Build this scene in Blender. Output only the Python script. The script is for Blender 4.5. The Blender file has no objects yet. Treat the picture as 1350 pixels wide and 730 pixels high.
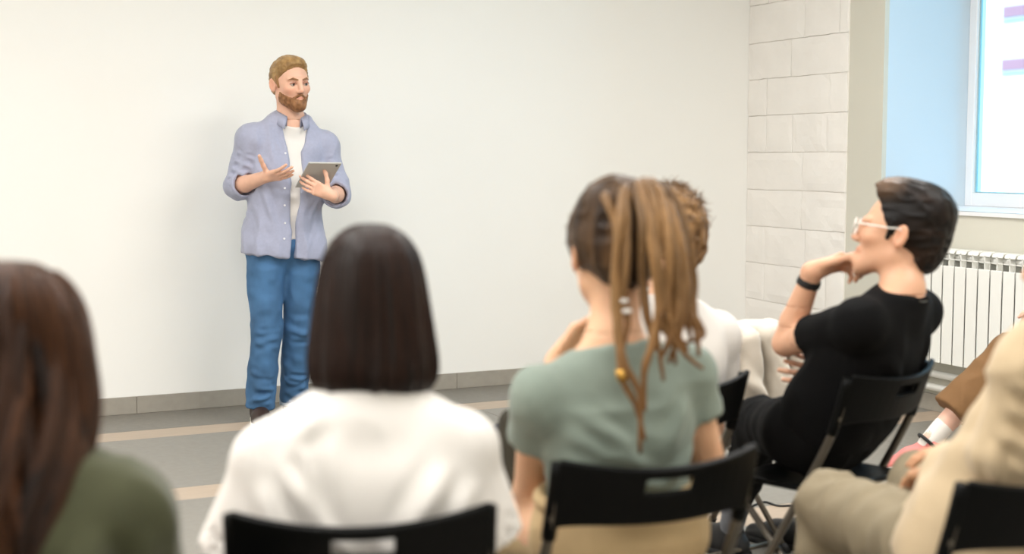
import bpy, math, random
import numpy as np
from mathutils import Vector, Matrix

# ------------------------------------------------------------------ camera, world, lights
F_PX, CX, CY, CAM_H = 1790.0, 675.0, 365.0, 1.32
YAW, PITCH = math.radians(25.2), math.atan(157.0 / 1790.0)
scene = bpy.context.scene
COL = scene.collection
R3 = np.array([math.cos(YAW), -math.sin(YAW), 0.0])
FH = np.array([math.sin(YAW), math.cos(YAW), 0.0])
UZ = np.array([0.0, 0.0, 1.0])

cam_data = bpy.data.cameras.new('camera')
cam_data.sensor_width = 36.0
cam_data.lens = F_PX / 1350.0 * 36.0
cam_data.dof.use_dof = True
cam_data.dof.focus_distance = 6.75
cam_data.dof.aperture_fstop = 2.2
cam = bpy.data.objects.new('camera', cam_data)
COL.objects.link(cam)
cam.location = (0, 0, CAM_H)
cam.rotation_euler = (math.pi / 2 - PITCH, 0, -YAW)
scene.camera = cam

scene.view_settings.view_transform = 'Standard'
scene.view_settings.look = 'None'
scene.view_settings.gamma = 1.0
scene.view_settings.use_curve_mapping = False
scene.view_settings.exposure = 0.17

world = bpy.data.worlds.new('sky')
scene.world = world
world.use_nodes = True
world.node_tree.nodes['Background'].inputs[0].default_value = (0.27, 0.70, 1.0, 1)
world.node_tree.nodes['Background'].inputs[1].default_value = 2.5

sun_d = bpy.data.lights.new('sun', 'SUN'); sun_d.energy = 3.4; sun_d.angle = 0.01; sun_d.color = (1.0, 0.96, 0.9)
sun = bpy.data.objects.new('sun', sun_d); COL.objects.link(sun)
sun.rotation_euler = Vector((0.62, 0.30, -0.72)).to_track_quat('-Z', 'Y').to_euler()

def area_light(name, loc, sx, sy, power, col):
    d = bpy.data.lights.new(name, 'AREA')
    d.shape = 'RECTANGLE'; d.size = sx; d.size_y = sy
    d.energy = power; d.color = col
    o = bpy.data.objects.new(name, d); COL.objects.link(o)
    o.location = loc
    return o
LAMP_COL = (1.0, 0.978, 0.95)
for lx in (-2.6, 0.3, 3.2):
    for ly, pw in ((-0.9, 22), (1.8, 48), (4.2, 62)):
        area_light('ceiling_lamp', (lx, ly, 3.12), 1.5, 0.9, pw, LAMP_COL)

# ------------------------------------------------------------------ small helpers
def A(*v):
    return np.array(v, dtype=float)
def nrm(v):
    v = np.asarray(v, float); return v / max(np.linalg.norm(v), 1e-9)
def lin(r, g, b):
    f = lambda c: (c / 255 / 12.92) if c / 255 <= 0.04045 else ((c / 255 + 0.055) / 1.055) ** 2.4
    return (f(r), f(g), f(b))
def pix(px, py, Z):
    """world point seen at a pixel of the photograph at horizontal depth Z"""
    x = (px - CX) / F_PX; y = -(py - CY) / F_PX
    fw = FH * math.cos(PITCH) - UZ * math.sin(PITCH)
    up = FH * math.sin(PITCH) + UZ * math.cos(PITCH)
    t = Z / (math.cos(PITCH) + y * math.sin(PITCH))
    return A(0, 0, CAM_H) + t * (fw + x * R3 + y * up)
def view(X, Z, h=0.0):
    return R3 * X + FH * Z + UZ * h

rng = np.random.RandomState(7)
_T = rng.rand(32, 32, 32).astype(np.float32)
def vnoise(P):
    """smooth value noise in -1..1 for an (n,3) array"""
    P = np.asarray(P, np.float32)
    i = np.floor(P).astype(int); f = P - i; f = f * f * (3 - 2 * f)
    out = 0
    for a in (0, 1):
        for b in (0, 1):
            for c in (0, 1):
                w = (f[:, 0] if a else 1 - f[:, 0]) * (f[:, 1] if b else 1 - f[:, 1]) * (f[:, 2] if c else 1 - f[:, 2])
                out = out + w * _T[(i[:, 0] + a) % 32, (i[:, 1] + b) % 32, (i[:, 2] + c) % 32]
    return out * 2 - 1

def new_obj(name, verts, faces, mat, parent=None, smooth=True, color=None, loc=None):
    me = bpy.data.meshes.new(name)
    verts = np.asarray(verts, np.float32)
    if isinstance(faces, np.ndarray):
        nf, k = faces.shape
        me.vertices.add(len(verts)); me.vertices.foreach_set('co', verts.ravel())
        me.loops.add(nf * k); me.loops.foreach_set('vertex_index', faces.ravel().astype(np.int32))
        me.polygons.add(nf)
        me.polygons.foreach_set('loop_start', np.arange(0, nf * k, k, dtype=np.int32))
        me.update(calc_edges=True)
    else:
        me.from_pydata([tuple(map(float, v)) for v in verts], [], faces); me.update()
    if smooth:
        me.polygons.foreach_set('use_smooth', np.ones(len(me.polygons), bool))
    if color is not None:
        at = me.color_attributes.new('Col', 'FLOAT_COLOR', 'POINT')
        c4 = np.ones((len(verts), 4), np.float32); c4[:, :3] = color
        at.data.foreach_set('color', c4.ravel())
    me.materials.append(mat)
    o = bpy.data.objects.new(name, me); COL.objects.link(o)
    if parent is not None: o.parent = parent
    if loc is not None: o.location = loc
    return o

def tag(o, label=None, cat=None, group=None, kind=None):
    if label: o['label'] = label
    if cat: o['category'] = cat
    if group: o['group'] = group
    if kind: o['kind'] = kind
    return o
def empty(name, loc, rz=0.0):
    o = bpy.data.objects.new(name, None); COL.objects.link(o)
    o.location = loc; o.rotation_euler = (0, 0, rz); o.empty_display_size = 0.1
    return o

class MB:
    """collects boxes / tubes into one mesh"""
    def __init__(s): s.v = []; s.f = []
    def add(s, v, f):
        n = len(s.v); s.v += [tuple(map(float, x)) for x in v]; s.f += [tuple(i + n for i in q) for q in f]
    def box(s, lo, hi, bev=0.0):
        x0, y0, z0 = lo; x1, y1, z1 = hi
        if bev <= 0:
            v = [(x, y, z) for x in (x0, x1) for y in (y0, y1) for z in (z0, z1)]
            s.add(v, [(0, 1, 3, 2), (4, 6, 7, 5), (0, 4, 5, 1), (2, 3, 7, 6), (0, 2, 6, 4), (1, 5, 7, 3)])
        else:
            b = bev; v = []; idx = {}
            for ix, x in enumerate((x0, x1)):
                for iy, y in enumerate((y0, y1)):
                    for iz, z in enumerate((z0, z1)):
                        dx, dy, dz = (b if ix == 0 else -b), (b if iy == 0 else -b), (b if iz == 0 else -b)
                        for ax, p in enumerate(((x, y + dy, z + dz), (x + dx, y, z + dz), (x + dx, y + dy, z))):
                            idx[(ix, iy, iz, ax)] = len(v); v.append(p)
            I = lambda *k: idx[k]; f = []
            for i in (0, 1):
                f.append([I(i, 0, 0, 0), I(i, 0, 1, 0), I(i, 1, 1, 0), I(i, 1, 0, 0)][::1 if i == 0 else -1])
                f.append([I(0, i, 0, 1), I(1, i, 0, 1), I(1, i, 1, 1), I(0, i, 1, 1)][::1 if i == 0 else -1])
                f.append([I(0, 0, i, 2), I(0, 1, i, 2), I(1, 1, i, 2), I(1, 0, i, 2)][::1 if i == 0 else -1])
            for a in (0, 1):
                for c in (0, 1):
                    f.append([I(0, a, c, 1), I(1, a, c, 1), I(1, a, c, 2), I(0, a, c, 2)])
                    f.append([I(a, 0, c, 0), I(a, 1, c, 0), I(a, 1, c, 2), I(a, 0, c, 2)])
                    f.append([I(a, c, 0, 0), I(a, c, 1, 0), I(a, c, 1, 1), I(a, c, 0, 1)])
            for a in (0, 1):
                for c in (0, 1):
                    for e in (0, 1):
                        f.append([I(a, c, e, 0), I(a, c, e, 1), I(a, c, e, 2)])
            s.add(v, f)
    def tube(s, pts, rad, n=8, cap=True):
        v, f = tube_geo(pts, rad, n, cap); s.add(v, f)
    def build(s, name, mat, parent=None, smooth=False, loc=None):
        import bmesh
        o = new_obj(name, np.array(s.v), s.f, mat, parent, smooth, loc=loc)
        bm = bmesh.new(); bm.from_mesh(o.data); bmesh.ops.recalc_face_normals(bm, faces=bm.faces); bm.to_mesh(o.data); bm.free()
        return o

def tube_geo(pts, rad, n=8, cap=True):
    pts = np.array(pts, float); m = len(pts)
    rad = np.full(m, rad) if np.isscalar(rad) else np.asarray(rad, float)
    T = np.gradient(pts, axis=0); T /= np.maximum(np.linalg.norm(T, axis=1, keepdims=True), 1e-9)
    u = np.cross(T[0], A(0, 0, 1));
    if np.linalg.norm(u) < 1e-3: u = np.cross(T[0], A(0, 1, 0))
    u = nrm(u); V = []
    ang = np.arange(n) * 2 * math.pi / n
    for i in range(m):
        u = nrm(u - T[i] * np.dot(u, T[i])); w = np.cross(T[i], u)
        V.append(pts[i] + rad[i] * (np.cos(ang)[:, None] * u + np.sin(ang)[:, None] * w))
    V = np.concatenate(V)
    F = [(i * n + j, i * n + (j + 1) % n, (i + 1) * n + (j + 1) % n, (i + 1) * n + j) for i in range(m - 1) for j in range(n)]
    if cap:
        F.append(tuple(range(n))[::-1]); F.append(tuple((m - 1) * n + j for j in range(n)))
    return V, F

def spline(pts, n):
    """Catmull-Rom through points"""
    P = np.array(pts, float); P = np.vstack([2 * P[0] - P[1], P, 2 * P[-1] - P[-2]])
    out = []; m = len(P) - 3
    for t in np.linspace(0, m, n):
        i = min(int(t), m - 1); f = t - i
        a, b, c, d = P[i:i + 4]
        out.append(0.5 * ((2 * b) + (c - a) * f + (2 * a - 5 * b + 4 * c - d) * f * f + (3 * b - a - 3 * c + d) * f ** 3))
    return np.array(out)

# ------------------------------------------------------------------ materials
def mat(name, col, rough=0.6, var=0.06, scale=8.0, bump=0.0, bscale=60.0, metal=0.0, spec=0.5, attr=False, sss=0.0,
        sheen=0.0, aniso=0.0, stretch=None, coat=0.0):
    m = bpy.data.materials.new(name); m.use_nodes = True
    nt = m.node_tree; N = nt.nodes; Lk = nt.links
    b = N['Principled BSDF']
    b.inputs['Roughness'].default_value = rough; b.inputs['Metallic'].default_value = metal
    b.inputs['Specular IOR Level'].default_value = spec
    if sss: 
        b.inputs['Subsurface Weight'].default_value = sss
        b.inputs['Subsurface Radius'].default_value = (0.012, 0.005, 0.003)
        b.inputs['Subsurface Scale'].default_value = 1.0
    if sheen: b.inputs['Sheen Weight'].default_value = sheen
    if aniso: b.inputs['Anisotropic'].default_value = aniso
    if coat: b.inputs['Coat Weight'].default_value = coat
    tc = N.new('ShaderNodeTexCoord')
    mp = N.new('ShaderNodeMapping'); Lk.new(tc.outputs['Object'], mp.inputs[0])
    if stretch: mp.inputs['Scale'].default_value = stretch
    nz = N.new('ShaderNodeTexNoise'); nz.inputs['Scale'].default_value = scale; nz.inputs['Detail'].default_value = 4
    Lk.new(mp.outputs[0], nz.inputs['Vector'])
    mr = N.new('ShaderNodeMapRange'); mr.inputs[3].default_value = 1 - var; mr.inputs[4].default_value = 1 + var
    mr.inputs[1].default_value = 0.25; mr.inputs[2].default_value = 0.75
    Lk.new(nz.outputs['Fac'], mr.inputs[0])
    mx = N.new('ShaderNodeVectorMath'); mx.operation = 'SCALE'
    if attr:
        at = N.new('ShaderNodeVertexColor'); at.layer_name = 'Col'; Lk.new(at.outputs[0], mx.inputs[0])
    else:
        mx.inputs[0].default_value = col
    Lk.new(mr.outputs[0], mx.inputs['Scale']); Lk.new(mx.outputs[0], b.inputs['Base Color'])
    if bump:
        n2 = N.new('ShaderNodeTexNoise'); n2.inputs['Scale'].default_value = bscale; n2.inputs['Detail'].default_value = 3
        Lk.new(mp.outputs[0], n2.inputs['Vector'])
        bp = N.new('ShaderNodeBump'); bp.inputs['Strength'].default_value = bump; bp.inputs['Distance'].default_value = 0.004
        Lk.new(n2.outputs['Fac'], bp.inputs['Height']); Lk.new(bp.outputs[0], b.inputs['Normal'])
    return m

M = {}
M['wall'] = mat('white_wall_paint', lin(246, 245, 240), 0.65, 0.012, 1.2, 0.04, 40)
M['block'] = mat('painted_block', lin(247, 243, 237), 0.75, 0.03, 5, 0.35, 45)
M['mortar'] = mat('painted_mortar', lin(240, 235, 226), 0.85, 0.05, 9, 0.4, 60)
M['plaster'] = mat('grey_plaster', lin(214, 211, 198), 0.75, 0.02, 2, 0.06, 60)
M['reveal'] = mat('reveal_sky_tint', lin(206, 222, 234), 0.6, 0.01, 2)  # blue skylight on the window reveal is mixed into this base colour
M['ceil'] = mat('ceiling_paint', lin(245, 243, 238), 0.8, 0.01, 2)
M['tile_grey'] = mat('grey_floor_tile', lin(134, 130, 122), 0.42, 0.07, 30, 0.05, 90)
M['tile_dark'] = mat('dark_floor_tile', lin(120, 116, 108), 0.42, 0.10, 34, 0.05, 90)
M['tile_wood'] = mat('beige_wood_tile', lin(176, 158, 139), 0.45, 0.10, 6, 0.05, 60, stretch=(1.2, 14, 1))
M['grout'] = mat('grout', lin(120, 114, 104), 0.9, 0.05, 20)
M['base_tile'] = mat('grey_skirting_tile', lin(160, 154, 143), 0.4, 0.06, 22, 0.04, 80)
M['radiator'] = mat('white_enamel', lin(244, 244, 238), 0.3, 0.01, 3)
M['pvc'] = mat('white_pvc', lin(240, 241, 243), 0.35, 0.01, 3)
M['gasket'] = mat('gasket', lin(150, 190, 200), 0.5, 0.02, 3)
M['black_plastic'] = mat('black_plastic', lin(12, 13, 13), 0.45, 0.08, 12, 0.05, 300, spec=0.10)
M['steel'] = mat('grey_steel_tube', lin(118, 112, 102), 0.35, 0.05, 10, metal=0.75)
M['rubber'] = mat('black_rubber', lin(25, 25, 25), 0.7, 0.05, 12)
M['skin'] = mat('skin', (0.7, 0.45, 0.35), 0.5, 0.04, 30, 0.05, 300, attr=True, sss=0.12)
M['hair'] = mat('hair', (0.1, 0.1, 0.1), 0.40, 0.18, 30, 0.25, 160, attr=True, stretch=(3, 3, 0.5), spec=0.22)
M['eye'] = mat('eye', (1, 1, 1), 0.15, 0.0, 3, attr=True)
M['white_tee'] = mat('white_cotton', lin(229, 225, 219), 0.85, 0.02, 12, 0.12, 500, sheen=0.2)
M['shirt_blue'] = mat('blue_grey_oxford', lin(164, 168, 190), 0.85, 0.05, 70, 0.15, 420, sheen=0.2)
M['denim'] = mat('blue_denim', lin(66, 106, 146), 0.85, 0.30, 9, 0.2, 420, stretch=(1, 1, 0.5))
M['denim_light'] = mat('pale_denim_cuff', lin(160, 178, 196), 0.85, 0.1, 20, 0.2, 420)
M['sage'] = mat('sage_jersey', lin(134, 147, 136), 0.85, 0.04, 14, 0.12, 400, sheen=0.15)
M['khaki'] = mat('khaki_cotton', lin(192, 166, 124), 0.85, 0.06, 14, 0.2, 300)
M['olive'] = mat('olive_knit', lin(64, 66, 40), 0.9, 0.08, 20, 0.25, 260, sheen=0.2)
M['olive_dark'] = mat('dark_olive_cloth', lin(50, 46, 34), 0.9, 0.12, 16, 0.25, 260)
M['black_cloth'] = mat('black_jersey', lin(11, 11, 12), 0.9, 0.08, 14, 0.15, 300, spec=0.15)
M['black_twill'] = mat('black_twill', lin(13, 13, 14), 0.9, 0.08, 14, 0.15, 300, spec=0.15)
M['beige_knit'] = mat('beige_shirt_cloth', lin(202, 180, 146), 0.85, 0.04, 16, 0.2, 300, sheen=0.2)
M['taupe'] = mat('taupe_chino', lin(140, 128, 104), 0.85, 0.05, 16, 0.2, 300)
M['brown'] = mat('brown_cloth', lin(122, 88, 52), 0.85, 0.07, 16, 0.2, 260)
M['cream'] = mat('cream_fleece', lin(216, 207, 192), 0.95, 0.05, 18, 0.3, 200, sheen=0.4)
M['jeans_dark'] = mat('dark_navy_cloth', lin(44, 48, 58), 0.85, 0.08, 16, 0.2, 300)
M['sock_grey'] = mat('grey_sock', lin(122, 124, 130), 0.9, 0.05, 30, 0.3, 300)
M['sock_white'] = mat('white_sock', lin(236, 230, 222), 0.9, 0.03, 30, 0.3, 300)
M['shoe_black'] = mat('black_shoe', lin(22, 22, 24), 0.5, 0.06, 20, 0.1, 100)
M['shoe_brown'] = mat('dark_brown_shoe', lin(52, 36, 30), 0.5, 0.1, 30, 0.1, 100)
M['shoe_pink'] = mat('pink_shoe', lin(228, 134, 128), 0.6, 0.06, 20, 0.1, 100)
M['sole_white'] = mat('white_rubber_sole', lin(236, 230, 218), 0.6, 0.03, 20)
M['tablet'] = mat('grey_aluminium', lin(192, 190, 184), 0.4, 0.01, 5)
M['glass_dark'] = mat('dark_screen_glass', lin(20, 22, 26), 0.1, 0.0, 5)
M['gold'] = mat('gold_bead', lin(206, 160, 80), 0.3, 0.05, 20, metal=0.8)
M['pearl'] = mat('white_bead', lin(240, 236, 228), 0.3, 0.02, 20)
M['clear_frame'] = mat('clear_plastic_frame', lin(238, 234, 226), 0.2, 0.01, 10)
M['button'] = mat('white_button', lin(236, 236, 240), 0.3, 0.01, 10)
M['facade'] = mat('pale_facade_render', lin(246, 246, 246), 0.9, 0.02, 1)
M['facade_win'] = mat('facade_window_pane', lin(190, 130, 140), 0.9, 0.1, 0.6)
M['facade_pink'] = mat('facade_brick_lintel', lin(226, 196, 196), 0.9, 0.05, 1)
M['asphalt'] = mat('pale_paving', lin(190, 188, 184), 0.9, 0.06, 1)

def glass_mat():
    m = bpy.data.materials.new('window_glass'); m.use_nodes = True
    nt = m.node_tree; nt.nodes.remove(nt.nodes['Principled BSDF'])
    out = nt.nodes['Material Output']
    t = nt.nodes.new('ShaderNodeBsdfTransparent'); t.inputs[0].default_value = (0.96, 0.99, 1.0, 1)
    g = nt.nodes.new('ShaderNodeBsdfGlossy'); g.inputs['Roughness'].default_value = 0.02
    fr = nt.nodes.new('ShaderNodeFresnel'); fr.inputs[0].default_value = 1.25
    mx = nt.nodes.new('ShaderNodeMixShader')
    nt.links.new(fr.outputs[0], mx.inputs[0]); nt.links.new(t.outputs[0], mx.inputs[1]); nt.links.new(g.outputs[0], mx.inputs[2])
    nt.links.new(mx.outputs[0], out.inputs[0])
    return m
M['glass'] = glass_mat()

# ------------------------------------------------------------------ the room
XR, YB, XL, YF, ZC = 5.0, 7.13, -4.2, -2.6, 3.15   # right wall, back wall, left wall, rear wall, ceiling
WT = 0.60                                          # depth of the window niche
WY1, WY0 = 5.88, 3.30                              # niche from far jamb to near jamb
WZ0, WZ1 = 1.05, 2.85

# floor: a grout bed with planks as parts
m = MB(); m.box((XL, YF, -0.10), (XR, YB, -0.004))
floor = tag(m.build('floor', M['grout']), 'grey and beige plank tile floor', kind='structure')
prng = random.Random(4)
rows = []      # (y0, y1, material) from the back wall forward
y = YB
pattern = [(0.47, 'd')] + [(0.20, 'w'), (1.04, 'g')] * 9
plank_mesh = {}
for w, kd in pattern:
    y0 = max(y - w, YF)
    if y - y0 < 0.03: break
    L = {'g': 2.08, 'd': 2.08, 'w': 1.2}[kd]
    x = XL + prng.uniform(-L, 0)
    while x < XR - 0.01:
        xa, xb = max(x, XL), min(x + L, XR)
        if xb - xa > 0.04:
            key = (round(y - y0, 3), kd, round(xb - xa, 3))
            mm = M[{'g': 'tile_grey', 'd': 'tile_dark', 'w': 'tile_wood'}[kd]]
            loc = ((xa + xb) / 2, (y + y0) / 2, -0.004)
            if key not in plank_mesh:
                b = MB(); hx, hy = (xb - xa) / 2 - 0.0012, (y - y0) / 2 - 0.0012
                b.box((-hx, -hy, 0), (hx, hy, 0.004), 0.0008)
                o = b.build('floor_tile', mm, floor); plank_mesh[key] = o.data
            else:
                o = bpy.data.objects.new('floor_tile', plank_mesh[key]); COL.objects.link(o); o.parent = floor
            o.location = loc
        x += L
    y = y0

def struct(name, boxes, mt):
    b = MB()
    for lo, hi in boxes: b.box(lo, hi)
    return tag(b.build(name, mt), kind='structure')
struct('wall_back', [((XL, YB, -0.1), (XR + 0.75, YB + 0.2, ZC))], M['wall'])
struct('wall_left', [((XL - 0.2, YF, -0.1), (XL, YB + 0.2, ZC))], M['wall'])
struct('wall_front', [((XL - 0.2, YF - 0.2, -0.1), (XR + 0.75, YF, ZC))], M['wall'])
struct('ceiling', [((XL - 0.2, YF - 0.2, ZC), (XR + 0.75, YB + 0.2, ZC + 0.15))], M['ceil'])
BY = 6.17                                          # painted blocks end, plaster begins
wall_r = struct('wall_right', [((XR, WY1, -0.1), (XR + 0.03, BY, ZC)), ((XR, WY0, -0.1), (XR + 0.03, WY1, WZ0)), ((XR, WY0, WZ1), (XR + 0.03, WY1, ZC)),
                               ((XR, YF, -0.1), (XR + 0.03, WY0, ZC)),
                               ((XR + 0.03, WY1 + 0.03, -0.1), (XR + 0.75, YB, ZC)), ((XR + 0.03, WY0, -0.1), (XR + 0.75, WY1 + 0.03, WZ0 - 0.02)),
                               ((XR + 0.03, WY0, WZ1), (XR + 0.75, WY1 + 0.03, ZC)), ((XR + 0.03, YF, -0.1), (XR + 0.75, WY0, ZC))], M['plaster'])
# niche lining (pale paint, its colour tinted with the sky's blue cast)
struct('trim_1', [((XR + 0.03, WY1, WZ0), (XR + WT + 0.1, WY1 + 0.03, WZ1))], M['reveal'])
struct('trim_2', [((XR - 0.012, WY0 - 0.0, WZ0 - 0.02), (XR + WT + 0.02, WY1, WZ0))], M['pvc'])
# mortar bed behind the painted blocks
b = MB(); b.box((XR - 0.0, BY, 0), (XR + 0.03, YB, ZC)); mo = b.build('mortar_bed', M['mortar'], wall_r)
br = random.Random(11)
z = -0.02; ci = 0
while z < ZC:
    h = 0.228 + br.uniform(-0.006, 0.006)
    yy = YB; first = True
    while yy > BY + 0.005:
        w = br.choice([0.52, 0.40, 0.26, 0.60, 0.32]) if not first else br.choice([0.2, 0.44, 0.3, 0.56])
        first = False
        y0 = max(yy - w, BY)
        if y0 - BY < 0.07: y0 = BY
        n1, n2 = 9, 6
        V = []; Fc = []
        off = br.uniform(0, 0.0025)
        g = 0.0016
        za, zb = max(z + g, 0.0), min(z + h - g, ZC)
        if zb - za > 0.03:
            ys = np.linspace(y0 + g * (y0 > BY), yy - g, n1); zs = np.linspace(za, zb, n2)
            pts = np.array([(0, a, c) for a in ys for c in zs], float)
            nn = vnoise(pts * 26 + ci * 3.1) * 0.0025 + vnoise(pts * 9 + 7) * 0.003
            ed = np.array([(i in (0, n1 - 1)) or (j in (0, n2 - 1)) for i in range(n1) for j in range(n2)])
            pts[:, 0] = XR - 0.011 - off + nn + ed * 0.0035
            pts[:, 1] += ed * vnoise(pts * 30 + 3) * 0.002; pts[:, 2] += ed * vnoise(pts * 30 + 9) * 0.003
            pts[:, 1] = np.maximum(pts[:, 1], BY)
            V = list(map(tuple, pts)); q = lambda i, j: i * n2 + j
            Fc = [(q(i, j), q(i, j + 1), q(i + 1, j + 1), q(i + 1, j)) for i in range(n1 - 1) for j in range(n2 - 1)]
            rim = [q(i, 0) for i in range(n1)] + [q(n1 - 1, j) for j in range(1, n2)] + [q(i, n2 - 1) for i in range(n1 - 2, -1, -1)] + [q(0, j) for j in range(n2 - 2, 0, -1)]
            bk = len(V)
            for r in rim: V.append((XR + 0.001, V[r][1], V[r][2]))
            nr = len(rim)
            for i in range(nr): Fc.append((rim[i], bk + i, bk + (i + 1) % nr, rim[(i + 1) % nr]))
            bb = MB(); bb.add(V, Fc); bb.build('block', M['block'], wall_r, smooth=False)
        yy = y0; ci += 1
    z += h

# skirting tiles
sk = struct('baseboard_back', [((XL, YB - 0.006, 0.0), (XR, YB, 0.088))], M['grout'])
x = XL
while x < XR - 0.02:
    xb = min(x + 0.6, XR - 0.012)
    b = MB(); b.box((x + 0.001, YB - 0.013, 0.0), (xb - 0.001, YB - 0.004, 0.090), 0.0015); b.build('skirting_tile', M['base_tile'], sk); x += 0.6
sk = struct('baseboard_right', [((XR - 0.006, YF, 0.0), (XR, BY, 0.088))], M['grout'])
y = BY
while y > YF + 0.02:
    ya = max(y - 0.6, YF)
    b = MB(); b.box((XR - 0.013, ya + 0.001, 0.0), (XR - 0.004, y - 0.001, 0.090), 0.0015); b.build('skirting_tile', M['base_tile'], sk); y -= 0.6

# window
win = tag(empty('window_1', (XR + WT, (WY0 + WY1) / 2, WZ0)), kind='structure')
def bar(name, lo, hi, mt, bev=0.004):
    b = MB(); c = Vector(win.location)
    b.box([lo[i] - c[i] for i in range(3)], [hi[i] - c[i] for i in range(3)], bev); return b.build(name, mt, win)
x0, x1 = XR + WT, XR + WT + 0.07
fw = 0.055
bar('frame_jamb', (x0, WY1 - fw, WZ0), (x1, WY1, WZ1), M['pvc']); bar('frame_jamb', (x0, WY0, WZ0), (x1, WY0 + fw, WZ1), M['pvc'])
bar('frame_rail', (x0, WY0 + fw, WZ0), (x1, WY1 - fw, WZ0 + fw + 0.02), M['pvc']); bar('frame_rail', (x0, WY0 + fw, WZ1 - fw), (x1, WY1 - fw, WZ1), M['pvc'])
ym = (WY0 + WY1) / 2
bar('mullion', (x0, ym - 0.05, WZ0 + fw + 0.02), (x1, ym + 0.05, WZ1 - fw), M['pvc'])
for ya, yb in ((WY0 + fw, ym - 0.05), (ym + 0.05, WY1 - fw)):
    za, zb = WZ0 + fw + 0.02, WZ1 - fw
    for a, c, d, e in ((yb - 0.006, yb, za, zb), (ya, ya + 0.006, za, zb), (ya + 0.006, yb - 0.006, za, za + 0.006), (ya + 0.006, yb - 0.006, zb - 0.006, zb)):
        bar('glazing_gasket', (x0 + 0.022, a, d), (x0 + 0.038, c, e), M['gasket'], 0.001)
    bar('pane', (x0 + 0.028, ya + 0.01, za + 0.005), (x0 + 0.032, yb - 0.01, zb - 0.005), M['glass'], 0)

# ground and the house across the street, seen through the glass
gr = struct('ground', [((XR + 0.75, -20, -3.2), (40, 40, -3.0))], M['asphalt'])
fx = 17.0
house = tag(empty('building', (fx, 16, -3.0)), 'pale rendered building across the street outside the window', 'building')
hb = MB(); hb.box((0, -16, 0), (1.0, 22, 12.5)); hb.build('wall', M['facade'], house)
wv = pix(1356, 84, 19.0)
for iy in range(-3, 5):
    for iz in range(0, 5):
        cy = wv[1] - 16 + iy * 2.6; cz = wv[2] + 3.28 + iz * 0.86
        if not (-15 < cy < 20 and 0.3 < cz < 11.4): continue
        b = MB(); b.box((-0.06, cy - 0.30, cz - 0.18), (0.0, cy + 0.30, cz + 0.16), 0.01); w_ = b.build('window', M['facade_pink'], house)
        b = MB(); b.box((-0.075, cy - 0.26, cz - 0.14), (-0.06, cy + 0.26, cz + 0.02)); b.build('pane', M['facade_win'], w_)

# radiator under the window
RX, RY, RZ = 4.86, 5.56, 0.285
rad = tag(empty('radiator', (RX + 0.06, RY - 0.56, 0.0)), 'white sectional aluminium radiator on the grey wall under the window', 'radiator')
def local(o, p): return [p[i] - o.location[i] for i in range(3)]
proto = None
for i in range(14):
    yc = RY - 0.04 - i * 0.08
    if proto is None:
        b = MB(); H = 0.58
        b.box((-0.0, -0.0355, 0), (0.006, 0.0355, H - 0.085), 0.002)          # front plate
        b.box((0.006, -0.002, 0.0), (0.10, 0.002, H - 0.02))                   # web
        b.box((0.035, -0.036, 0.02), (0.042, 0.036, H - 0.09)); b.box((0.095, -0.034, 0.01), (0.10, 0.034, H - 0.05))
        b.box((0.004, -0.0025, H - 0.085), (0.012, 0.0025, H - 0.012))          # upper front rib
        b.box((0.004, -0.037, H - 0.052), (0.010, 0.037, H - 0.047)); b.box((0.004, -0.037, H - 0.088), (0.010, 0.037, H - 0.084))
        pts = [(0.004, 0, H - 0.018), (0.012, 0, H - 0.005), (0.035, 0, H), (0.07, 0, H), (0.10, 0, H - 0.012)]
        for (xa, _, za), (xb, _, zb) in zip(pts[:-1], pts[1:]):                 # curved top louvre
            b.add([(xa, -0.034, za), (xb, -0.034, zb), (xb, 0.034, zb), (xa, 0.034, za), (xa, -0.034, za - 0.004), (xb, -0.034, zb - 0.004), (xb, 0.034, zb - 0.004), (xa, 0.034, za - 0.004)],
                  [(0, 1, 2, 3), (7, 6, 5, 4), (0, 3, 7, 4), (1, 5, 6, 2), (0, 4, 5, 1), (3, 2, 6, 7)])
        b.add([(0.012, -0.03, H - 0.05), (0.05, 0.02, H - 0.02), (0.05, 0.02, H - 0.08), (0.012, -0.03, H - 0.09)], [(0, 1, 2, 3)])
        proto = b.build('section', M['radiator'], rad); o = proto
    else:
        o = proto.copy(); COL.objects.link(o)
    o.location = local(rad, (RX, yc, RZ))
b = MB()
for zz in (RZ + 0.04, RZ + 0.535):
    b.tube([local(rad, (RX + 0.055, RY + 0.01, zz)), local(rad, (RX + 0.055, RY - 1.14, zz))], 0.018, 12)
b.tube([local(rad, (RX + 0.055, RY + 0.012, RZ + 0.04)), local(rad, (RX + 0.055, RY + 0.03, RZ + 0.04)), local(rad, (RX + 0.055, RY + 0.03, 0.20))], 0.012, 10)
b.build('manifold', M['radiator'], rad, smooth=True)
for yy in (RY - 0.2, RY - 0.9):
    b = MB(); b.box(local(rad, (RX + 0.095, yy - 0.015, RZ + 0.50)), local(rad, (XR - 0.017, yy + 0.015, RZ + 0.53))); b.build('bracket', M['radiator'], rad)
for zz, lab in ((0.205, 'upper white heating pipe running along the wall below the radiator'), (0.135, 'lower white heating pipe running along the wall above the skirting')):
    p = empty('heating_pipe', (XR - 0.05, 5.0, zz)); tag(p, lab, 'pipe')
    b = MB(); b.tube([(0, YB - 0.02 - 5, 0), (0, -4.0, 0)], 0.019, 12); b.build('tube', M['radiator'], p, smooth=True)
    for yy in (6.55, 5.75, 4.4, 2.6):
        b = MB(); b.tube([(0, yy - 5 - 0.012, 0), (0, yy - 5 + 0.012, 0)], 0.0225, 12); b.build('clip', M['pvc'], p)

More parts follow.
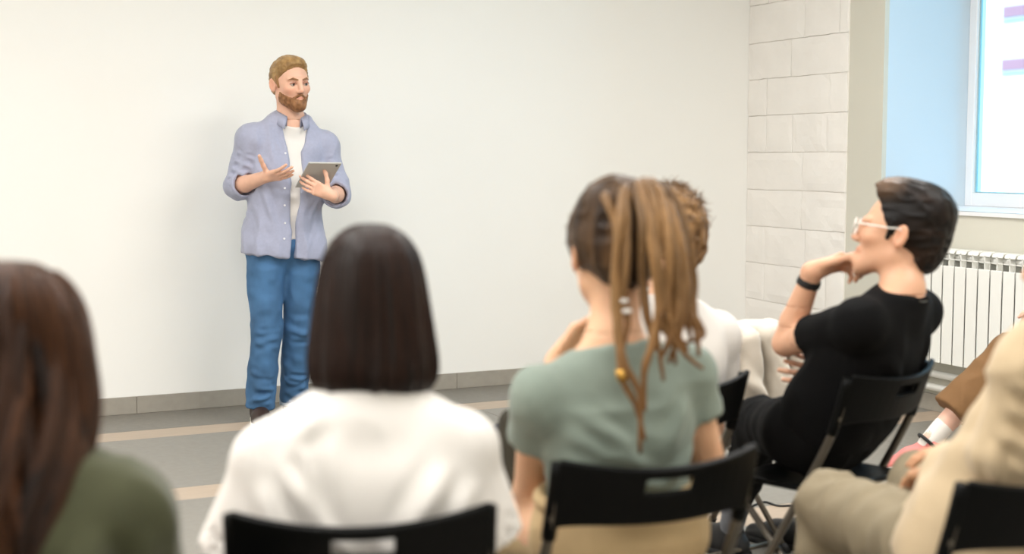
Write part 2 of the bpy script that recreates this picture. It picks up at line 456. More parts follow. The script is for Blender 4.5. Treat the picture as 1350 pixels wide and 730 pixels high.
# ------------------------------------------------------------------ signed distance modelling
class Sdf:
    def __init__(s): s.ops = []
    def cone(s, a, b, ra, rb=None, k=0.02, flat=False, sub=False):
        s.ops.append(('cone', A(*a), A(*b), ra, ra if rb is None else rb, k, flat, sub)); return s
    def ell(s, c, r, k=0.02, rot=None, sub=False):
        s.ops.append(('ell', A(*c), A(*r), k, np.eye(3) if rot is None else rot, sub)); return s
    def half(s, p, n):
        s.ops.append(('half', A(*p), nrm(n))); return s
    def fn(s, f): s.ops.append(('fn', f)); return s
    def copy(s):
        t = Sdf(); t.ops = list(s.ops); return t
    def bounds(s):
        lo, hi = A(9, 9, 9), A(-9, -9, -9)
        for o in s.ops:
            if o[0] == 'cone' and not o[7]:
                r = max(o[3], o[4]); lo = np.minimum(lo, np.minimum(o[1], o[2]) - r); hi = np.maximum(hi, np.maximum(o[1], o[2]) + r)
            if o[0] == 'ell' and not o[5]:
                r = max(o[2]); lo = np.minimum(lo, o[1] - r); hi = np.maximum(hi, o[1] + r)
        return lo - 0.01, hi + 0.01
    def grid(s, lo, hi, h):
        n = np.ceil((hi - lo) / h).astype(int) + 3
        lo = lo - h
        ax = [(lo[i] + h * np.arange(n[i])).astype(np.float32) for i in range(3)]
        D = np.full(n, 0.5, np.float32)
        def sub_slice(a, b):
            sl = []
            for i in range(3):
                i0 = max(int(math.floor((a[i] - lo[i]) / h)), 0); i1 = min(int(math.ceil((b[i] - lo[i]) / h)) + 1, n[i])
                if i1 <= i0: return None
                sl.append(slice(i0, i1))
            return tuple(sl)
        def coords(sl):
            return ax[0][sl[0]][:, None, None], ax[1][sl[1]][None, :, None], ax[2][sl[2]][None, None, :]
        full = (slice(0, n[0]), slice(0, n[1]), slice(0, n[2]))
        for o in s.ops:
            if o[0] == 'cone':
                _, a, b, ra, rb, k, flat, sb = o
                mg = max(ra, rb) + k + 3 * h
                sl = sub_slice(np.minimum(a, b) - mg, np.maximum(a, b) + mg)
                if sl is None: continue
                X, Y, Z = coords(sl)
                ab = b - a; L2 = float(ab @ ab) + 1e-12
                T = ((X - a[0]) * ab[0] + (Y - a[1]) * ab[1] + (Z - a[2]) * ab[2]) / L2
                t = np.clip(T, 0, 1)
                d = np.sqrt((X - a[0] - t * ab[0]) ** 2 + (Y - a[1] - t * ab[1]) ** 2 + (Z - a[2] - t * ab[2]) ** 2) - (ra + t * (rb - ra))
                if flat:
                    L = math.sqrt(L2); d = np.maximum(d, (T - 1) * L)
            elif o[0] == 'ell':
                _, c, r, k, rot, sb = o
                mg = max(r) + k + 3 * h
                sl = sub_slice(c - mg, c + mg)
                if sl is None: continue
                X, Y, Z = coords(sl)
                X = X - c[0]; Y = Y - c[1]; Z = Z - c[2]
                q = [(X * rot[0, i] + Y * rot[1, i] + Z * rot[2, i]) for i in range(3)]
                k0 = np.sqrt(sum((q[i] / r[i]) ** 2 for i in range(3)))
                k1 = np.sqrt(sum((q[i] / r[i] ** 2) ** 2 for i in range(3)))
                d = k0 * (k0 - 1) / np.maximum(k1, 1e-6)
            elif o[0] == 'half':
                X, Y, Z = coords(full)
                D = np.maximum(D, (X - o[1][0]) * o[2][0] + (Y - o[1][1]) * o[2][1] + (Z - o[1][2]) * o[2][2]).astype(np.float32); continue
            else:
                X, Y, Z = coords(full); D = o[1](D, X, Y, Z).astype(np.float32); continue
            c = D[sl]
            if sb:
                hh = np.clip(0.5 - 0.5 * (c + d) / k, 0, 1); D[sl] = c * (1 - hh) - d * hh + k * hh * (1 - hh)
            else:
                hh = np.clip(0.5 + 0.5 * (c - d) / k, 0, 1); D[sl] = c * (1 - hh) + d * hh - k * hh * (1 - hh)
        return ax, D
    def mesh(s, h, lo=None, hi=None, holes=()):
        if lo is None: lo, hi = s.bounds()
        ax, D = s.grid(A(*lo), A(*hi), h)
        X, Y, Z = ax[0][:, None, None], ax[1][None, :, None], ax[2][None, None, :]
        for a, b in [q[:2] for q in holes]:      # leave room for a finer block of the same field
            bd = np.maximum(np.maximum(np.maximum(a[0] + 0.004 - X, X - b[0] + 0.004), np.maximum(a[1] + 0.004 - Y, Y - b[1] + 0.004)), np.maximum(a[2] + 0.004 - Z, Z - b[2] + 0.004))
            D = np.maximum(D, -bd)
        D[0] = D[-1] = 0.01; D[:, 0] = D[:, -1] = 0.01; D[:, :, 0] = D[:, :, -1] = 0.01
        return nets(ax, D, h)

def nets(ax, D, h):
    ins = D < 0
    S = [slice(None, -1), slice(1, None)]
    cnt = np.zeros(tuple(np.array(D.shape) - 1), np.int8)
    for i in (0, 1):
        for j in (0, 1):
            for k in (0, 1): cnt += ins[S[i], S[j], S[k]]
    act = (cnt > 0) & (cnt < 8)
    I = np.argwhere(act)
    if len(I) == 0: return np.zeros((0, 3), np.float32), np.zeros((0, 4), int)
    idx = np.full(act.shape, -1, np.int32); idx[tuple(I.T)] = np.arange(len(I))
    pos = np.zeros((len(I), 3)); num = np.zeros(len(I))
    cs = [(0, 0, 0), (1, 0, 0), (0, 1, 0), (1, 1, 0), (0, 0, 1), (1, 0, 1), (0, 1, 1), (1, 1, 1)]
    dv = [D[I[:, 0] + c[0], I[:, 1] + c[1], I[:, 2] + c[2]] for c in cs]
    for a, b in ((0, 1), (2, 3), (4, 5), (6, 7), (0, 2), (1, 3), (4, 6), (5, 7), (0, 4), (1, 5), (2, 6), (3, 7)):
        m = (dv[a] < 0) != (dv[b] < 0)
        t = np.where(m, dv[a] / np.where(m, dv[a] - dv[b], 1), 0)
        ca, cb = np.array(cs[a]), np.array(cs[b])
        pos += m[:, None] * (ca + t[:, None] * (cb - ca)); num += m
    pos = pos / num[:, None] + I
    org = np.array([ax[0][0], ax[1][0], ax[2][0]])
    V = org + pos * h
    Fs = []
    for d in range(3):
        e, g = (d + 1) % 3, (d + 2) % 3
        s0 = [slice(None)] * 3; s1 = [slice(None)] * 3
        s0[d] = slice(None, -1); s1[d] = slice(1, None)
        a, b = ins[tuple(s0)], ins[tuple(s1)]
        E = np.argwhere(a != b)
        E = E[(E[:, e] > 0) & (E[:, g] > 0) & (E[:, e] < D.shape[e] - 1) & (E[:, g] < D.shape[g] - 1)]
        if len(E) == 0: continue
        def at(oe, og):
            q = E.copy(); q[:, e] += oe; q[:, g] += og; return idx[tuple(q.T)]
        Q = np.stack([at(-1, -1), at(0, -1), at(0, 0), at(-1, 0)], 1)
        fl = ~a[tuple(E.T)]
        Q[fl] = Q[fl][:, ::-1]
        Fs.append(Q)
    return V, np.concatenate(Fs)

def vnormals(V, F):
    n = np.cross(V[F[:, 2]] - V[F[:, 0]], V[F[:, 3]] - V[F[:, 1]])
    N = np.zeros_like(V)
    for i in range(4): np.add.at(N, F[:, i], n)
    return N / np.maximum(np.linalg.norm(N, axis=1, keepdims=True), 1e-12)
def relax(V, F, it=1, w=0.5):
    for _ in range(it):
        S = np.zeros_like(V); C = np.zeros(len(V))
        for i in range(4):
            for j in (1, 3): np.add.at(S, F[:, i], V[F[:, (i + j) % 4]]); np.add.at(C, F[:, i], 1)
        V = V * (1 - w) + w * S / np.maximum(C, 1)[:, None]
    return V
def folds(V, F, items=(), noise=()):
    """cloth creases: items = (a, b, width, height) ridges, noise = (scale xyz, amplitude, seed)"""
    N = vnormals(V, F); d = np.zeros(len(V))
    for a, b, w, amp in items:
        a, b = A(*a), A(*b); ab = b - a
        t = np.clip((V - a) @ ab / (ab @ ab), 0, 1)
        dist = np.linalg.norm(V - a - t[:, None] * ab, axis=1)
        x_ = dist / w
        d += amp * (np.exp(-x_ ** 2) - 0.4 * np.exp(-1.3 * (x_ - 1.8) ** 2)) * np.sin(np.pi * np.clip(t * 0.98 + 0.01, 0, 1)) ** 1.3
    for sc, amp, seed in noise:
        n = vnoise(V * np.asarray(sc, float) + seed)
        d += amp * (1 - 2 * np.abs(n)) if amp > 0 else -amp * n
    return V + N * d[:, None]
def join(parts):
    Vs, Fs, n = [], [], 0
    for V, F in parts:
        Vs.append(V); Fs.append(F + n); n += len(V)
    return np.concatenate(Vs), np.concatenate(Fs)

# ------------------------------------------------------------------ people
SKIN = np.array(lin(226, 180, 148)); SKIN_D = np.array(lin(205, 150, 118))
class Figure:
    def __init__(s, name, X, Z, phi, label, group=None):
        w = view(X, Z); s.rz = math.radians(phi) - YAW
        s.base = w
        s.o = tag(empty(name, tuple(w), s.rz), label, 'person')
        s.Z = Z
        c, sn = math.cos(s.rz), math.sin(s.rz)
        s.inv = np.array([[c, sn, 0], [-sn, c, 0], [0, 0, 1]])
    def P(s, px, py, Z): return s.inv @ (pix(px, py, Z) - s.base)
    def part(s, name, V, F, mt, color=None, parent=None):
        return new_obj(name, V, F, mt, parent or s.o, True, color)

def rot_head(yaw=0, pitch=0, roll=0):
    """columns right, forward, up; yaw left +, pitch up +, roll to the right +"""
    return np.array((Matrix.Rotation(math.radians(yaw), 3, 'Z') @ Matrix.Rotation(math.radians(pitch), 3, 'X') @ Matrix.Rotation(math.radians(roll), 3, 'Y')))

class Pose:
    def frame(s):
        s.u = nrm(s.neck - s.pel); s.L = np.linalg.norm(s.neck - s.pel)
        r = nrm(getattr(s, 'right', A(1, 0, 0))); s.r = nrm(r - s.u * (r @ s.u)); s.f = np.cross(s.u, s.r)
        s.shL = s.neck - s.u * s.drop - s.r * s.w; s.shR = s.neck - s.u * s.drop + s.r * s.w
        if hasattr(s, 'shL_off'): s.shL = s.shL + s.shL_off
        if hasattr(s, 'shR_off'): s.shR = s.shR + s.shR_off
    def at(s, a, b, c): return s.pel + s.u * (s.L * a) + s.r * b + s.f * c

def torso(S, J, g=0.0, lo=0.0, fem=True, k=0.05):
    q = J.q
    if lo <= 0.0: S.cone(J.at(0, -0.075, 0), J.at(0, 0.075, 0), 0.103 * q + g, k=k)
    S.cone(J.at(0.26, -0.05, 0.0), J.at(0.26, 0.05, 0.0), (0.082 if fem else 0.102) * q + g, k=k)
    S.cone(J.at(0.52, -0.055, 0.0), J.at(0.52, 0.055, 0.0), (0.098 if fem else 0.112) * q + g, k=k)
    S.cone(J.at(0.72, -J.w * 0.46, 0.0), J.at(0.72, J.w * 0.46, 0.0), 0.082 * q + g, k=k)
    if fem:
        for sd in (-1, 1): S.ell(J.at(0.58, sd * 0.07, 0.070), A(0.055, 0.055, 0.055) + g * 0.6, k=0.04)
    S.ell(J.neck - J.u * 0.035, A(1, 1, 1) * (0.060 * q + g * 1.3), k=0.04)
    for sd, sh in ((-1, J.shL), (1, J.shR)):
        S.cone(J.neck - J.u * 0.055 + J.r * sd * 0.03, sh, 0.050 * q + g, 0.046 * q + g, k=k * 0.8)
        S.ell(sh, A(1, 1, 1) * (0.050 * q + g), k=0.03)
        S.cone(J.neck + J.u * 0.025, J.neck * 0.5 + sh * 0.5 + J.u * 0.006, 0.036 * q + g * 0.7, 0.028 * q + g * 0.7, k=0.04)

def arm(S, sh, el, wr, g=0.0, q=1.0):
    S.cone(sh, el, 0.046 * q + g, 0.036 * q + g, k=0.02)
    m = el * 0.7 + wr * 0.3
    S.cone(el, m, 0.035 * q + g, 0.037 * q + g, k=0.012); S.cone(m, wr, 0.037 * q + g, 0.025 * q + g, k=0.012)

def hand(S, wr, d, n, side, curl=(0.3, 0.4, 0.25), s=1.0, spread=0.08, thumb=(0.6, 0.75, 0.3), curls=None, thumb_curl=0.25):
    """side +1 right hand, -1 left; d along the fingers, n out of the palm"""
    d = nrm(d); n = nrm(n - d * np.dot(n, d)); t = np.cross(d, n) * side
    S.cone(wr - d * 0.01, wr + d * 0.03, 0.025 * s, 0.024 * s, k=0.012)
    offs = (0.027, 0.009, -0.009, -0.026); ln = ((0.040, 0.025, 0.021), (0.045, 0.028, 0.022), (0.041, 0.026, 0.021), (0.032, 0.020, 0.019))
    rad = (0.0088, 0.009, 0.0086, 0.0076)
    tips = []
    for i in range(4):
        kn = wr + (d * (0.088 - 0.006 * abs(i - 1)) + t * offs[i]) * s
        S.cone(wr + (d * 0.018 + t * offs[i] * 0.6) * s, kn, 0.0125 * s, 0.0108 * s, k=0.014)
        c = curls[i] if curls else curl
        th = 0.0; p = kn
        dd = nrm(d + t * spread * (1.5 - i) * 0.7)
        for sgi in range(3):
            th += c[sgi]
            v = dd * math.cos(th) + n * math.sin(th)
            e = p + v * ln[i][sgi] * s
            S.cone(p, e, rad[i] * s * (1 - 0.07 * sgi), rad[i] * s * (0.93 - 0.07 * sgi), k=0.004); p = e
        tips.append(p)
    p = wr + (d * 0.026 + t * 0.020 + n * 0.006) * s; v = nrm(d * thumb[0] + t * thumb[1] + n * thumb[2])
    for ln_, r0, r1 in ((0.042, 0.0135, 0.0108), (0.033, 0.0105, 0.0095), (0.026, 0.0095, 0.008)):
        e = p + v * ln_ * s; S.cone(p, e, r0 * s, r1 * s, k=0.008); p = e; v = nrm(v + d * thumb_curl)
    tips.append(p)
    return tips

def head_ops(S, C, R, s=1.0, neck=None, fem=True, ears=True, nr=0.052, face_only=False):
    h = lambda x, y, z: C + R @ (A(x, y, z) * s)
    e = lambda c, r, k=0.02, sub=False, rot=None: S.ell(h(*c), A(*r) * s, k=k * s, rot=R if rot is None else R @ rot, sub=sub)
    if not face_only: e((0, -0.014, 0.030), (0.076, 0.097, 0.085))
    e((0, 0.030, -0.025), (0.061, 0.062, 0.080), 0.03)
    for sd in (-1, 1):
        S.cone(h(sd * 0.050, -0.004, -0.058), h(sd * 0.014, 0.070, -0.096), 0.018 * s, 0.016 * s, k=0.03 * s)
        e((sd * 0.040, 0.062, -0.022), (0.022, 0.022, 0.018), 0.02)                        # cheekbone
        e((sd * 0.031, 0.099, 0.001), (0.017, 0.014, 0.010), 0.010, sub=True)                # eye socket
        S.cone(h(sd * 0.012, 0.0885, 0.019), h(sd * 0.046, 0.074, 0.021), 0.008 * s, 0.006 * s, k=0.012 * s)   # brow
        if ears:
            er = np.array(Matrix.Rotation(sd * 0.35, 3, 'Z') @ Matrix.Rotation(0.2, 3, 'X'))
            e((sd * 0.081, -0.016, -0.006), (0.0075, 0.019, 0.031), 0.008, rot=er)
            e((sd * 0.086, -0.012, -0.004), (0.0045, 0.009, 0.017), 0.006, sub=True, rot=er)
    S.cone(h(0, 0.072, -0.094), h(0, 0.074, -0.090), 0.019 * s, k=0.025 * s)                # chin
    S.cone(h(0, 0.089, 0.016), h(0, 0.108, -0.028), 0.008 * s, 0.0115 * s, k=0.012 * s)      # nose
    for sd in (-1, 1):
        e((sd * 0.0105, 0.099, -0.033), (0.0085, 0.010, 0.008), 0.008)
        S.cone(h(sd * 0.005, 0.0935, -0.0555), h(sd * 0.021, 0.085, -0.060), 0.0052 * s, 0.003 * s, k=0.006 * s)
        S.cone(h(sd * 0.004, 0.0925, -0.0665), h(sd * 0.018, 0.085, -0.0635), 0.0060 * s, 0.003 * s, k=0.006 * s)
    if neck is not None and not face_only:
        S.cone(neck - 0.02 * R[:, 2], h(0, -0.024, -0.050), nr + 0.004, nr, k=0.03)
    return h

def skin_color(V, C=None, R=None, s=1.0, tone=SKIN, red=0.25):
    col = np.tile(tone, (len(V), 1))
    if C is not None:
        q = (V - C) @ R / s
        def g(c, r, f):
            w = np.exp(-(((q - np.array(c)) / np.array(r)) ** 2).sum(1))[:, None]; return w * f
        def mix(w, c):
            nonlocal col
            col = col * (1 - w) + np.array(c) * w
        rd = tone * np.array([0.98, 0.72, 0.66])
        for sd in (-1, 1):
            mix(g((sd * 0.045, 0.07, -0.03), (0.024, 0.03, 0.022), red * 1.2), rd)
            mix(g((sd * 0.083, -0.016, -0.006), (0.012, 0.03, 0.04), 0.55), rd)
            mix(g((sd * 0.031, 0.09, 0.003), (0.020, 0.02, 0.010), 0.35), tone * np.array([0.62, 0.5, 0.46]))
        mix(g((0, 0.11, -0.03), (0.015, 0.02, 0.012), 0.35), rd)
        mix(g((0, 0.092, -0.061), (0.022, 0.016, 0.0085), 0.85), tone * np.array([0.78, 0.45, 0.42]))
    return col

def leg(S, hip, kn, an, g=0.0, q=1.0, k=0.03):
    S.cone(hip, kn, 0.082 * q + g, 0.056 * q + g, k=k)
    m = kn * 0.68 + an * 0.32
    S.cone(kn, m, 0.054 * q + g, 0.053 * q + g, k=k); S.cone(m, an, 0.053 * q + g, 0.034 * q + g, k=k)

def shoe(fig, an, heading, mt, sole_mt, s=1.0, pitch=0.0, name='shoe'):
    """an: ankle point; heading: local direction of the toe"""
    f = nrm(A(heading[0], heading[1], 0)); r = np.cross(f, A(0, 0, 1)); R = np.stack([r, f, A(0, 0, 1)], 1)
    R = R @ np.array(Matrix.Rotation(pitch, 3, 'X'))
    o = an - R @ (A(0, -0.01, 0.088) * s)
    h = lambda x, y, z: o + R @ (A(x, y, z) * s)
    S = Sdf()
    S.cone(h(0, -0.045, 0.038), h(0, 0.09, 0.036), 0.036 * s, 0.042 * s, k=0.02); S.cone(h(0, 0.09, 0.036), h(0.004, 0.165, 0.028), 0.042 * s, 0.032 * s, k=0.02)
    S.cone(h(0, -0.02, 0.05), h(0, -0.012, 0.095), 0.040 * s, 0.038 * s, k=0.02, flat=True); S.cone(h(0, 0.0, 0.07), h(0, 0.08, 0.05), 0.036 * s, 0.032 * s, k=0.03)
    S.half(h(0, 0, 0.018), -R[:, 2])
    V, F = S.mesh(0.007 * s); so = fig.part(name, relax(V, F), F, mt)
    T = Sdf(); T.cone(h(0, -0.045, 0.02), h(0, 0.09, 0.02), 0.041 * s, 0.046 * s, k=0.02); T.cone(h(0, 0.09, 0.02), h(0.004, 0.165, 0.02), 0.046 * s, 0.037 * s, k=0.02)
    T.half(h(0, 0, 0.0), -R[:, 2]); T.half(h(0, 0, 0.026), R[:, 2])
    V, F = T.mesh(0.006 * s); fig.part('sole', relax(V, F), F, sole_mt, parent=so)
    b = MB()
    for i in range(4): b.tube(spline([h(-0.028, 0.035 + i * 0.02, 0.078 - i * 0.007), h(0, 0.04 + i * 0.02, 0.093 - i * 0.008), h(0.028, 0.035 + i * 0.02, 0.078 - i * 0.007)], 7), 0.0035 * s, 5)
    b.build('lace', sole_mt, so, smooth=True)
    return so

def body_mesh(fig, S, boxes, h=0.009, color=None, hf=0.0045):
    parts = [S.mesh(h, holes=boxes)] if h else []
    for bx in boxes:
        hh = bx[2] if len(bx) > 2 else hf
        parts.append(S.mesh(hh, bx[0], bx[1]))
    V, F = join(parts)
    return fig.part('body', V, F, M['skin'], color(V) if color else np.tile(SKIN, (len(V), 1)))
def boxat(c, r): c = A(*c); return (c - r, c + r)

def strands(name, fig, paths, r, colf, parent=None, n=3):
    """many thin hair strands joined as one part; paths (m, k, 3)"""
    paths = np.asarray(paths); m, k, _ = paths.shape
    T = np.gradient(paths, axis=1); T /= np.maximum(np.linalg.norm(T, axis=2, keepdims=True), 1e-9)
    ref = np.tile(A(0.3, 0.5, 0.8), (m, k, 1)); u = np.cross(T, ref); u /= np.maximum(np.linalg.norm(u, axis=2, keepdims=True), 1e-9); w = np.cross(T, u)
    tp = np.minimum(1, np.linspace(1.0, 0.25, k) * 2.0)[None, :, None] * r
    ring = [paths + tp * (math.cos(a) * u + math.sin(a) * w) for a in np.arange(n) * 2 * math.pi / n]
    V = np.stack(ring, 2).reshape(-1, 3)
    i, j, q = np.meshgrid(np.arange(m), np.arange(k - 1), np.arange(n), indexing='ij')
    a = (i * k + j) * n; F = np.stack([a + q, a + (q + 1) % n, a + n + (q + 1) % n, a + n + q], -1).reshape(-1, 4)
    c = colf(m, k); C = np.repeat(c.reshape(m * k, 3), n, axis=0)
    return fig.part(name, V, F, M['hair'], C, parent)

# ------------------------------------------------------------------ folding chairs
def slab(x0, x1, n, surf, thick, hole=None, nv=8):
    """curved plate: surf(u, v) -> point; hole = (u0, u1, v0, v1)"""
    us = np.linspace(-1, 1, n); vs = np.linspace(0, 1, nv)
    if hole:
        us = np.unique(np.concatenate([us[(us < hole[0] - 0.02) | (us > hole[1] + 0.02)], np.linspace(hole[0], hole[1], 5)]))
        vs = np.unique(np.concatenate([vs[(vs < hole[2] - 0.05) | (vs > hole[3] + 0.05)], [hole[2], hole[3]]]))
    P = np.array([[surf(u, v) for v in vs] for u in us])
    du = np.gradient(P, axis=0); dv = np.gradient(P, axis=1); Nn = np.cross(du, dv); Nn /= np.linalg.norm(Nn, axis=2, keepdims=True)
    Fr = (P + Nn * thick / 2).reshape(-1, 3); Bk = (P - Nn * thick / 2).reshape(-1, 3)
    nu, nv = len(us), len(vs); q = lambda i, j: i * nv + j; o = nu * nv
    keep = lambda i, j: 0 <= i < nu - 1 and 0 <= j < nv - 1 and not (hole and us[i] >= hole[0] - 1e-6 and us[i + 1] <= hole[1] + 1e-6 and vs[j] >= hole[2] - 1e-6 and vs[j + 1] <= hole[3] + 1e-6)
    F = []
    for i in range(nu - 1):
        for j in range(nv - 1):
            if not keep(i, j): continue
            F.append((q(i, j), q(i + 1, j), q(i + 1, j + 1), q(i, j + 1))); F.append(tuple(o + x for x in (q(i, j), q(i, j + 1), q(i + 1, j + 1), q(i + 1, j))))
            for (di, dj, a, b) in ((-1, 0, (0, 0), (0, 1)), (1, 0, (1, 1), (1, 0)), (0, -1, (1, 0), (0, 0)), (0, 1, (0, 1), (1, 1))):
                if not keep(i + di, j + dj):
                    a_, b_ = q(i + a[0], j + a[1]), q(i + b[0], j + b[1]); F.append((a_, b_, o + b_, o + a_))
    return np.concatenate([Fr, Bk]), F

def make_chair():
    root = empty('folding_chair', (0, 0, 0))
    bw, zb, bh = 0.205, 0.648, 0.125
    def back(u, v):
        c = 1 - u * u
        return A(u * bw, -0.176 - 0.052 * c - 0.045 * v, zb + bh * v - 0.020 * c * (0.4 + v * 0.6) - 0.012 * (abs(u) ** 6) * (1 - v))
    V, F = slab(-1, 1, 17, back, 0.014, hole=(-0.24, 0.24, 0.56, 0.82))
    b = MB(); b.add(V, F); o = b.build('backrest', M['black_plastic'], root)
    o.data.polygons.foreach_set('use_smooth', np.zeros(len(o.data.polygons), bool))
    md = o.modifiers.new('bevel', 'BEVEL'); md.width = 0.004; md.segments = 2; md.limit_method = 'ANGLE'; md.angle_limit = 0.9
    def seat(u, v):
        return A(u * 0.185, -0.155 + 0.335 * v, 0.448 - 0.010 * (1 - u * u) * math.sin(math.pi * min(1, v * 1.05)) - 0.012 * max(0, v - 0.85) / 0.15)
    V, F = slab(-1, 1, 13, seat, 0.016, nv=12)
    b = MB(); b.add(V, F); so = b.build('seat', M['black_plastic'], root)
    md = so.modifiers.new('bevel', 'BEVEL'); md.width = 0.005; md.segments = 2; md.limit_method = 'ANGLE'; md.angle_limit = 0.9
    for sd in (-1, 1):
        b = MB(); b.tube(spline([(sd * 0.203, -0.205, 0.755), (sd * 0.203, -0.165, 0.62), (sd * 0.203, -0.03, 0.36), (sd * 0.203, 0.165, 0.010)], 16), 0.011, 10)
        lo = b.build('rear_upright', M['steel'], root, smooth=True)
        b = MB(); b.tube(spline([(sd * 0.203, -0.2065, 0.762), (sd * 0.203, -0.186, 0.69), (sd * 0.203, -0.160, 0.612)], 8), 0.0145, 10); b.build('backrest_sleeve', M['black_plastic'], root, smooth=True)
        b = MB(); b.tube([(sd * 0.203, 0.155, 0.028), (sd * 0.203, 0.17, 0.0)], 0.014, 10); b.build('foot_cap', M['rubber'], lo, smooth=True)
        b = MB(); b.tube([(sd * 0.180, 0.165, 0.428), (sd * 0.180, -0.03, 0.225), (sd * 0.180, -0.235, 0.010)], 0.010, 10)
        lo = b.build('leg', M['steel'], root, smooth=True)
        b = MB(); b.tube([(sd * 0.180, -0.222, 0.024), (sd * 0.180, -0.245, 0.0)], 0.013, 10); b.build('foot_cap', M['rubber'], lo, smooth=True)
    b = MB(); b.tube([(-0.18, -0.212, 0.034), (0.18, -0.212, 0.034)], 0.009, 8); b.build('crossbar', M['steel'], root, smooth=True)
    b = MB(); b.tube([(-0.203, 0.12, 0.09), (0.203, 0.12, 0.09)], 0.009, 8); b.build('crossbar', M['steel'], root, smooth=True)
    b = MB(); b.tube([(-0.203, -0.075, 0.436), (0.203, -0.075, 0.436)], 0.008, 8); b.build('hinge_bar', M['steel'], root, smooth=True)
    return root
def copy_tree(o, parent=None):
    c = o.copy(); COL.objects.link(c); c.parent = parent
    for ch in list(o.children): copy_tree(ch, c)
    return c
chair_proto = make_chair(); _first = [True]
def chair(X, Z, phi, label):
    c = chair_proto if _first[0] else copy_tree(chair_proto); _first[0] = False
    c.location = tuple(view(X, Z)); c.rotation_euler = (0, 0, math.radians(phi) - YAW)
    return tag(c, label, 'chair', 'black folding chairs of the audience')
def on_chair(X, Z, phi, back=0.05):
    p = math.radians(phi); return X + math.sin(p) * back, Z - math.cos(p) * back

C2 = (-0.267, 2.318, 8); C3 = (0.20, 2.71, 21); C5 = (0.852, 3.70, 45); C4 = (0.318, 3.55, 35); C6 = (0.87, 2.56, 25); C1 = (-0.645, 1.86, 5); C7 = (2.33, 5.26, 75); C8 = (0.64, 4.56, 33)
chair(*C2, 'black folding chair under the woman with the dark bob')
chair(*C3, 'black folding chair under the woman with dreadlocks')
chair(*C5, 'black folding chair under the man in the black T-shirt')
chair(*C4, 'black folding chair under the curly-haired person in white')
chair(*C6, 'black folding chair under the person in the beige shirt')
chair(*C1, 'black folding chair under the woman in the olive top')
chair(*C7, 'black folding chair under the person with pink shoes')
chair(*C8, 'black folding chair with a cream jacket over its back')

# ------------------------------------------------------------------ clothing helpers
def tee(fig, name, J, mt, sleeves, g=0.014, hem=None, collar=0.022, fem=True, items=(), noise=(), h=0.008, extra=None, tilt=0.25, cut_arms=True):
    S = Sdf(); torso(S, J, g, fem=fem)
    for a, b, r0, r1 in sleeves: S.cone(a, b, r0, r1, k=0.016, flat=True)
    if extra: extra(S)
    S.half(J.neck + J.u * collar, nrm(J.u + J.f * tilt))
    if hem is not None: S.half(J.at(hem, 0, 0), -J.u)
    for a, b, r0, r1 in sleeves:
        if cut_arms:
            d = nrm(b - a); S.cone(b - d * 0.02, b + d * 0.05, r1 - 0.010, r1 - 0.010, k=0.004, sub=True)
    V, F = S.mesh(h); V = relax(V, F, 2, 0.5)
    if items or noise: V = folds(V, F, items, noise)
    return fig.part(name, V, F, mt)

def trousers(fig, J, mt, legs, g=0.012, q=1.0, top=0.12, h=0.009, noise=(), items=(), name='trousers'):
    S = Sdf(); S.cone(J.at(0, -0.075, 0), J.at(0, 0.075, 0), 0.106 * J.q + g, k=0.05)
    S.cone(J.at(0.2, -0.05, 0), J.at(0.2, 0.05, 0), 0.100 * J.q + g, k=0.05)
    for hip, kn, an, gg in legs:
        S.cone(hip, kn, 0.084 * q + g, 0.060 * q + g, k=0.03)
        S.cone(kn, an, 0.060 * q + g, 0.042 * q + gg, k=0.03, flat=True)
    S.half(J.at(top, 0, 0), J.u)
    V, F = S.mesh(h); V = relax(V, F, 2, 0.5)
    if items or noise: V = folds(V, F, items, noise)
    return fig.part(name, V, F, mt)

def seat_legs(J, knee=0.44, spread=0.10, ank=0.40):
    out = []
    for sd in (-1, 1):
        out.append((J.pel + A(sd * 0.085, 0.04, -0.005), A(sd * (spread + 0.02), knee, 0.50), A(sd * (spread + 0.01), ank, 0.10)))
    return out

def cap_hair(fig, C, R, s, color, ops, cuts, h=0.005, noise=(), name='hair', parent=None):
    S = Sdf(); hh = lambda x, y, z: C + R @ (A(x, y, z) * s)
    for c, r, k in ops: S.ell(hh(*c), A(*r) * s, k=k * s, rot=R)
    for p, n in cuts: S.half(hh(*p), R @ A(*n))
    V, F = S.mesh(h); V = relax(V, F, 1, 0.4)
    if noise: V = folds(V, F, (), noise)
    return fig.part(name, V, F, M['hair'], color((V - C) @ R / s), parent)

def seated_body(fig, J, head, armL, armR, legs, tone=SKIN, hs=1.0, fem=True, hands=None, nr=0.05, fine=0.0055, h=0.010, ears=True, q=1.0):
    """head = (C, R); arm = (elbow, wrist); hands = [(args), ...]"""
    S = Sdf(); torso(S, J, 0.0, fem=fem)
    arm(S, J.shL, *armL, q=q); arm(S, J.shR, *armR, q=q)
    for hip, kn, an in legs: leg(S, hip, kn, an)
    boxes = [boxat(head[0] + head[1] @ A(0, 0.01, -0.01), A(0.135, 0.135, 0.14) * hs) + (fine,)]
    for (wr, d, n, side, kw) in (hands or ()):
        hand(S, wr, d, n, side, **kw); boxes.append(boxat(wr + nrm(d) * 0.075, A(0.125, 0.125, 0.125)) + (0.0045,))
    head_ops(S, head[0], head[1], hs, J.neck, fem, ears, nr)
    # overlapping fine boxes: later ones give way to earlier ones
    V, F = [], []
    parts = [S.mesh(h, holes=boxes)]
    for i, bx in enumerate(boxes): parts.append(S.mesh(bx[2], bx[0], bx[1], holes=boxes[:i]))
    V, F = join(parts)
    return fig.part('body', V, F, M['skin'], skin_color(V, head[0], head[1], hs, tone))

